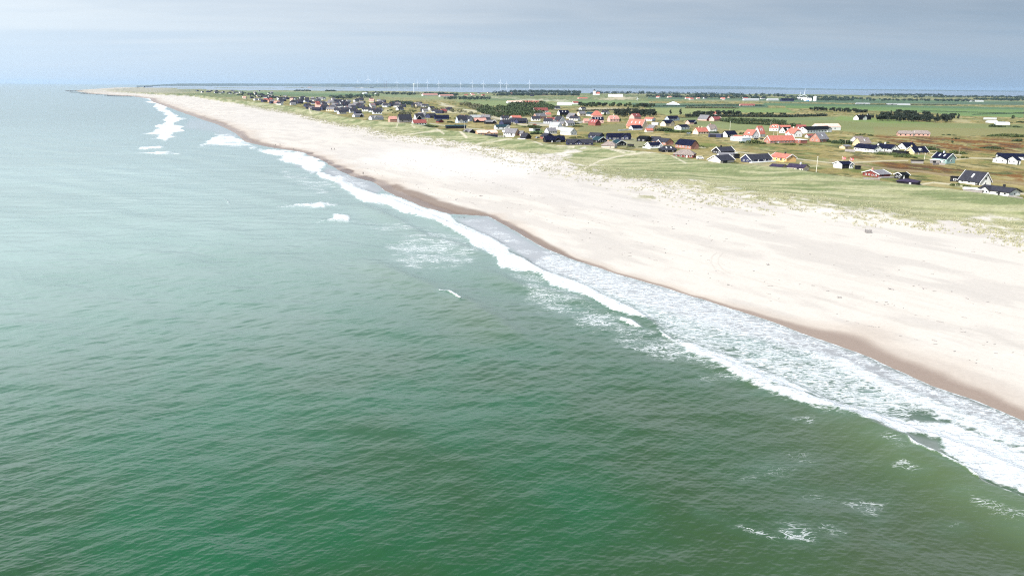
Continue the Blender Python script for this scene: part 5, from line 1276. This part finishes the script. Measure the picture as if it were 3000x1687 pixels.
def build_landmarks():
    far = [(1049,253,232),(1079.5,253,221),(1106,254,231),(1163.5,256,232.5),(1224,257.5,235),(1252.5,257.5,233),(1286,259,236),(1350,259.5,238),(1384,258,234),(1416,260,236),(1466,259,232),(1484,261,237),(1551.5,259.5,234)]
    names = ['leftmost distant white wind turbine beyond the lagoon', 'tallest distant wind turbine, left of the two dark masts', 'distant wind turbine just left of the two dark masts', 'distant wind turbine right of the two dark masts', 'distant wind turbine right behind the near turbine', 'second distant turbine right of the near turbine', 'third distant turbine right of the near turbine', 'fourth distant turbine right of the near turbine', 'fifth distant turbine right of the near turbine', 'sixth distant turbine right of the near turbine', 'left one of the close turbine pair at the right', 'right one of the close turbine pair at the right', 'rightmost distant turbine standing apart beyond the lagoon']
    for i, (u, b, t) in enumerate(far): turbine(u, b, t, names[i], rot=[.1, .0, .15, .1, .0, .1, -.1, .05, .1, 0, .1, .1, 0][i], face=-.2 + .1 * (i % 3))
    turbine(1213, 279, 236, 'near white wind turbine on the green field before the lagoon', rot=-.15, frac=.72, face=1.2)
    turbine(2354, 296, 261, 'white turbine with upright blade beside the distant silo', rot=.08, frac=.52, face=.1); turbine(2342, 296, 269, 'smaller white turbine left of the upright bladed one', rot=-.05, frac=.62, face=.2); turbine(1867, 298.5, 283, 'small white turbine on the sandy hill right of the white arched hall', rot=-.35, frac=.6, face=.1)
    # two lattice masts
    for u, lab in ((1126, 'left one of two dark masts on the lagoon spit'), (1132.5, 'right one of two dark masts on the lagoon spit')):
        x, y = (float(q) for q in unp(u, 257, 2)); k = ppm_at(x, y, 2); h = 19 / k; t = thing('lattice_mast', lab, 'mast', (x, y, 1), 0, 'masts on the lagoon spit'); w = 3.2
        for sx in (-1, 1):
            for sy in (-1, 1): link('leg', tube(BM(), (sx*w, sy*w, -1), (sx*w*.6, sy*w*.6, h), .75, .6, 6), 'rust', t)
        b = BM()
        for i in range(7):
            z0, z1 = h*i/7, h*(i+1)/7
            for sy in (-1, 1): tube(b, (-w*(1-.4*i/7), sy*w*.8, z0), (w*(1-.4*(i+1)/7), sy*w*.8, z1), .4, .4, 5)
        link('bracing', b, 'rust', t)
    # church
    x, y, z = plainpos(1741, 279); k = ppm_at(x, y, z); t = thing('church', 'white church tower with red roofed nave against the shore wood', 'church', (x, y, z), math.atan2(-x, y) + .2)
    w, hh = 3.4/k, 12/k
    link('tower', bx(-w, w, -w, w, -1, hh), 'white', t)
    b = BM(); q = [b.verts.new((sx*w*1.05, sy*w*1.05, hh)) for sx, sy in ((-1,-1),(1,-1),(1,1),(-1,1))]; ap = b.verts.new((0, 0, hh + 5/k))
    for i in range(4): b.faces.new((q[i], q[(i+1) % 4], ap))
    b.faces.new(q[::-1]); link('spire', b, 'r_dark', t)
    n = link('nave', prism(BM(), [(-w*.9,-1),(w*.9,-1),(w*.9,4/k),(0,8.4/k),(-w*.9,4/k)], w + .05, w + 12/k), 'white', t)
    rb = roof_bm(12/k, w*1.8, 4/k, 8.4/k, 0, .5, .4); bmesh.ops.translate(rb, verts=rb.verts[:], vec=(w + .05 + 6/k + .6, 0, 0)); link('nave_roof', rb, 'r_red', t)
    # white pyramid roofed hall
    x, y, z = plainpos(1972, 308); k = ppm_at(x, y, z); t = thing('riding_hall', 'broad white pyramid roof alone among the green fields', 'hall', (x, y, z), math.atan2(-x, y)); w = 20.5/k
    link('wall', bx(-w*.94, w*.94, -w*.6, w*.6, -1, 1.3), 'palegrey', t); b = BM(); q = [b.verts.new(p) for p in ((-w,-w*.7,1.2),(w,-w*.7,1.2),(w,w*.7,1.2),(-w,w*.7,1.2))]; ap = b.verts.new((0, 0, 10/k))
    for i in range(4): b.faces.new((q[i], q[(i+1) % 4], ap))
    b.faces.new(q[::-1]); link('roof', b, 'steel', t)
    # arched halls
    def arch(u, v, wpx, hpx, dm, lab, mat='trim', ends='palegrey', rz=0):
        x, y, z = plainpos(u, v); k = ppm_at(x, y, z); L, hh = wpx/k, hpx/k; t = thing('arched_hall', lab, 'hall', (x, y, z), math.atan2(-x, y) + rz); n = 10
        pts = [(-dm/2, -1)] + [(-dm/2*math.cos(math.pi*i/n), .35*hh + .65*hh*math.sin(math.pi*i/n)) for i in range(n+1)] + [(dm/2, -1)]
        link('roof', prism(BM(), pts, -L/2, L/2), mat, t)
        for s in (-1, 1): link('end_wall', prism(BM(), [(a*.97, b*.97) for a, b in pts], *sorted((s*(L/2+.01), s*(L/2+.3)))), ends, t)
        return t
    arch(1803, 284, 42, 6.5, 30, 'long white arched hall on the sand beside the church'); arch(1653, 309, 38, 9, 22, 'white arched hall behind the green wood', rz=.25)
    arch(2349, 293, 24, 7, 16, 'white rounded hall under the two plant turbines'); pl = arch(2366, 296.5, 20, 8.5, 14, 'white hall with blue doors beside the distant silo')
    arch(2935, 366, 34, 8, 9, 'white tent shaped hall at the right edge of the fields', rz=.3); arch(2905, 360, 26, 6, 8, 'low white hall left of the tent shaped one', rz=.5); arch(2900, 351, 32, 6, 8, 'grey half built hall behind the white tent shaped halls', 'concrete', 'concrete')
    x, y, z = plainpos(2387, 297); k = ppm_at(x, y, z); t = thing('silo', 'white round silo right of the blue doored hall', 'silo', (x, y, z), 0); r = 5/k; hh = 13/k
    link('drum', tube(BM(), (0,0,-1), (0,0,hh), r, r, 24), 'white', t); link('cap', tube(BM(), (0,0,hh), (0,0,hh+1.2/k), r, r*.3, 24), 'trim', t)
    dr = BM(); L = 20/k
    for s in (-1, 1): box(dr, -2.2 + s*2.6, 2.2 + s*2.6, -7.35, -7.05, 0, 4.6)
    link('door', dr, 'bluedoor', pl)
    # long far farm sheds
    for u, v, wl, hw, hr, wm, rm, lab in ((1488,303,44,3,7,'white','r_palepink','long pale pink roofed stable behind the wood, left one'), (1534,303,58,3,7,'brickp','r_red','long red roofed stable behind the wood, right one'), (1240,281,44,2.5,6,'white','r_pink','long pinkish barn with white end beyond the town'), (1290,284,40,3,6,'palegrey','r_pink','second pinkish barn right of the white ended one'),
                                         (1696,290,26,2,4,'pinkwall','r_red','flat red roofed farm below the church'), (2170,311,40,3,6,'pinkwall','r_brownred','distant pink farm with brown roof between the hedges'), (2180,295,42,3,6,'palegrey','r_pale','pale warehouse at the village beyond the fields, left one'), (2250,295,30,3,6,'palegrey','r_pale','pale warehouse at the village beyond the fields, right one'),
                                         (2290,297,34,3,8,'navy','r_navy','dark blue works left of the distant plant'), (2090,338,22,4,10,'white','r_red','red roofed farm among the trees above the grey roofed barn'), (1680,306,16,4,8,'white','r_brownred','white farm with brown roof right of the arched hall'), (2510,306,36,2,4,'palegrey','r_pale','left distant glasshouse among thin hedges'), (2600,308,60,2,4,'palegrey','r_pale','right distant glasshouse among thin hedges'), (2840,298,36,2,4,'white','r_pale','far white greenhouse at the right shore wood'), (1065,276,12,2,3.5,'white','trim','white farm shed on the far green field, left one'), (1102,276,5,2,3,'white','trim','white farm shed on the far green field, right one')):
        H_(u, v, 'L', wl, 5, hw, hr, wm, rm, lab, Wm=14, name='barn', cat='barn', door=False)
    H_(2515,352,'L',34,14,6,14,'black','r_black','black farmhouse with white gables in front of the dark spinney', gwall='white', cross=(.5,.3,.3,'white',None), ch=[(.2,'white'),(.85,'white')], door=False)
    # thatched longhouse, in two lengths
    H_(2672,399,'L',46,6,7,16,'brickp','thatch','long thatched pinkish farmhouse alone on the meadow, right hand part', hip=.5, nf=4, Wm=9); H_(2631,399,'L',38,5,7,15,'brickp','thatch','long thatched pinkish farmhouse alone on the meadow, left hand part', hip=.4, nf=3, Wm=8.5)
    # moles at the harbour mouth
    for pts, hpx, lab in (([(192,267.5),(240,268),(300,270),(380,272)], 1.6, 'outermost dark stone mole at the harbour mouth'), ([(205,271),(260,272.5),(340,273)], 1.2, 'middle dark stone mole below the outermost one'), ([(240,275),(290,277.5),(360,277.5)], 1.2, 'lower dark stone mole nearest the harbour beach'), ([(318,281.5),(345,282.5),(400,283)], 1.5, 'short dark stone groyne on the far beach')):
        P = []
        for i in range(len(pts)-1):
            for f in np.linspace(0, 1, 26): P.append((pts[i][0]+(pts[i+1][0]-pts[i][0])*f, pts[i][1]+(pts[i+1][1]-pts[i][1])*f))
        vs = []; c0 = None; b = BM()
        for u, v in P:
            x, y = (float(q) for q in unp(u, v, 0)); k = ppm_at(x, y, 0); c0 = c0 or (x, y, 0); hh = hpx/k
            for _ in range(4):
                o = Vector((x-c0[0]+random.gauss(0, 4), y-c0[1]+random.gauss(0, 9), random.uniform(-.5, hh*.5))); s = hh*random.uniform(.35, .7)
                bb = bmesh.ops.create_icosphere(b, subdivisions=1, radius=s)
                for vv in bb['verts']: vv.co = Vector((vv.co.x*1.6, vv.co.y*1.6, vv.co.z))*random.uniform(.85, 1.15) + o
        o = link('stone_mole', b, 'rock'); o.location = c0; tag(o, lab, 'breakwater', 'stone moles')
    for a in ((2051,467,'carwhite','white van on the sandy yard beside the thatched red cottage',True,.35), (2017,393,'cargrey','pale grey car left of the cream house',False,2.6), (1575,406,'cargrey','grey car between the pyramid cottage and the dark brick house',False,.9), (1567,367,'carred','small red car on the sandy road',False,.1), (2232,409,'cardark','dark car under the pale grey dormer house',False,1.2), (1915,357,'cardark','dark car right of the small red roofed white house',False,.4), (2215,409,'cardark','black car left of the dark car at the pale grey house',False,.8), (2350,394,'carwhite','white car before the long black roofed white farm',False,.5)): car_at(*a)
def build_beach():
    # slatted crate on the sand
    x, y, z = ground(2543, 682, 3); t = thing('slatted_crate', 'weathered slatted wooden crate standing alone on the sand', 'crate', (x, y, z), math.atan2(-x, y) + .45)
    for sx in (-1, 1):
        for sy in (-1, 1): link('corner_post', bx(sx*.8-.07, sx*.8+.07, sy*.6-.07, sy*.6+.07, -.3, 1.2), 'greywood', t)
    for i in range(4):
        zz = .12 + i*.26
        for sy in (-1, 1): link('slat', bx(-.8, .8, *sorted((sy*.675, sy*.715)), zz, zz+.15), 'greywood', t)
        for sx in (-1, 1): link('slat', bx(*sorted((sx*.875, sx*.915)), -.6, .6, zz, zz+.15), 'greywood', t)
    link('panel', bx(-.72, .5, -.60, -.56, .3, 1.0), 'white', t)
    def drift(u, v, L, lab, n=3):
        x, y, z = ground(u, v, 2); b = BM()
        for i in range(n):
            a = random.uniform(0, 3.1); d = Vector((math.cos(a), math.sin(a), random.uniform(0, .25)))*L/2*random.uniform(.6, 1); tube(b, -d + Vector((0,0,.12)), d + Vector((0,0,.18)), .13, .07, 7)
        o = link('driftwood', b, 'greywood'); o.location = (x, y, z); tag(o, lab, 'driftwood')
    drift(1409, 575, 2.6, 'heap of grey driftwood on the upper beach above the breakers', 5); drift(2250, 776, 1.5, 'short dark log lying on the open sand', 2); drift(2610, 848, 1.6, 'bleached branches on the sand below the crate', 3); drift(2459, 872, 1.4, 'small twigs of driftwood near the wet sand edge', 3); drift(2133, 835, .9, 'single stick on the sand beside the tyre arcs', 1)
    x, y, z = ground(1352, 640, .2); b = BM()
    for _ in range(6):
        o = Vector((random.gauss(0, .9), random.gauss(0, .6), .05)); bb = bmesh.ops.create_icosphere(b, subdivisions=2, radius=random.uniform(.35, .7))
        for vv in bb['verts']: vv.co = Vector((vv.co.x*1.3, vv.co.y, vv.co.z*.6))*random.uniform(.9, 1.1) + o
    o = link('rock', b, 'rock'); o.location = (x, y, z); tag(o, 'dark rock washed by foam at the water edge', 'rock')
    # flotsam: specks along the old tide lines
    n = 420; s_ = 60 + 420 * rng.uniform(size=n); w_ = Wt(s_); k_ = rng.integers(0, 3, n); t_ = w_ + np.array([17., 31., 52.])[k_] + 5 * (fbm(s_ / 25, k_ * 9.0, 601, 3) - .5) * 2 + rng.normal(0, 1.1, n)
    wild = rng.uniform(size=n) < .35; t_ = np.where(wild, w_ + rng.uniform(12, 105, n), t_)
    x_ = s_ * DS[0] + t_ * DT[0]; y_ = s_ * DS[1] + t_ * DT[1]; z_ = zland(x_, y_); b = BM()
    for i in range(n):
        r = random.uniform(.08, .24); a = random.uniform(0, 3.1); L = r * random.uniform(1, 3)
        tube(b, (x_[i] - math.cos(a) * L, y_[i] - math.sin(a) * L, z_[i] + .03), (x_[i] + math.cos(a) * L, y_[i] + math.sin(a) * L, z_[i] + .06), r * .6, r * .35, 5)
    o = link('flotsam', b, 'greywood'); o['kind'] = 'stuff'; o['label'] = 'scattered flotsam specks along the tide lines'
    # walkers
    def person(u, v, lab, yaw, top, legs, seed):
        rr = random.Random(seed); x, y, z = ground(u, v, 1.5)
        def skin(name, pts, edges, rad, mat, parent):
            me = bpy.data.meshes.new(name); me.from_pydata(pts, edges, []); o = bpy.data.objects.new(name, me); C.objects.link(o); me.materials.append(M[mat])
            md = o.modifiers.new('skin', 'SKIN'); md.use_smooth_shade = True
            for i, sv in enumerate(me.skin_vertices[0].data): sv.radius = rad[i] if isinstance(rad[i], tuple) else (rad[i], rad[i]); sv.use_root = i == 0
            o.modifiers.new('sub', 'SUBSURF').levels = 1; o.modifiers['sub'].render_levels = 1
            if parent is not None: o.parent = parent
            return o
        st_ = .22 + .1*rr.random()
        P = [(0,0,.95),(0,0,1.18),(0,.01,1.42),(0,.01,1.52),(0,-.01,1.63),(0,-.01,1.74),(-.1,0,.9),(-.1,-st_,.5),(-.1,-st_*.9,.08),(-.1,-st_*.9-.14,.04),(.1,0,.9),(.1,st_*.6,.5),(.1,st_*1.2,.10),(.1,st_*1.2-.14,.04),(-.19,0,1.42),(-.25,.1,1.15),(-.25,-.02,.92),(-.25,-.05,.83),(.19,0,1.42),(.25,-.08,1.15),(.25,-.2,.94),(.25,-.24,.85)]
        E_ = [(0,1),(1,2),(2,3),(3,4),(4,5),(0,6),(6,7),(7,8),(8,9),(0,10),(10,11),(11,12),(12,13),(2,14),(14,15),(15,16),(16,17),(2,18),(18,19),(19,20),(20,21)]
        Rd = [(.13,.1),(.12,.09),(.13,.09),.05,(.085,.1),(.06,.07),.085,.06,.04,.04,.085,.06,.04,.04,.055,.045,.033,.03,.055,.045,.033,.03]
        bd = skin('person', P, E_, Rd, 'skin', None); bd.location = (x, y, z); bd.rotation_euler = (0, 0, math.atan2(-x, y) + yaw)
        g = 1.16
        skin('jacket', [P[0],P[1],P[2],P[14],P[15],P[16],P[18],P[19],P[20]], [(0,1),(1,2),(2,3),(3,4),(4,5),(2,6),(6,7),(7,8)], [(.16,.125),(.15,.12),(.15,.115),.075,.062,.05,.075,.062,.05], top, bd)
        skin('trousers', [(0,0,.96),P[6],P[7],P[8],P[10],P[11],P[12]], [(0,1),(1,2),(2,3),(0,4),(4,5),(5,6)], [(.145,.115),.10,.078,.06,.10,.078,.06], legs, bd)
        b = BM(); bmesh.ops.create_uvsphere(b, u_segments=10, v_segments=7, radius=.115)
        for vv in b.verts: vv.co = Vector((vv.co.x*.85, vv.co.y + .02, vv.co.z*.8 + 1.74))
        link('hair', b, 'hair', bd, smooth=True); tag(bd, lab, 'person', 'people walking on the beach')
    for i, a in enumerate(((803,430,'person in dark jacket, left one of a pair at the wet sand',.4,'cardark','navy'), (808,429,'person in grey jacket, right one of a pair at the wet sand',-2.4,'cargrey','black'), (820.5,427,'person standing alone just right of the pair',1.0,'darkred','black'), (861,440,'person bending at the very edge of the foam',2.2,'black','navy'), (972,440,'person in dark clothes farther up the beach, left one of two',.2,'navy','black'), (979.5,440,'person in dark clothes farther up the beach, right one of two',-.4,'black','cardark'), (1064,512,'lone walker above the dark wet sand bank',2.9,'cardark','black'))):
        person(*a, i)
build_haze(); build_land(); build_sea(); build_hills()
build_houses(); build_far_houses(); build_trees(); build_poles(); build_fences(); build_landmarks(); build_beach()
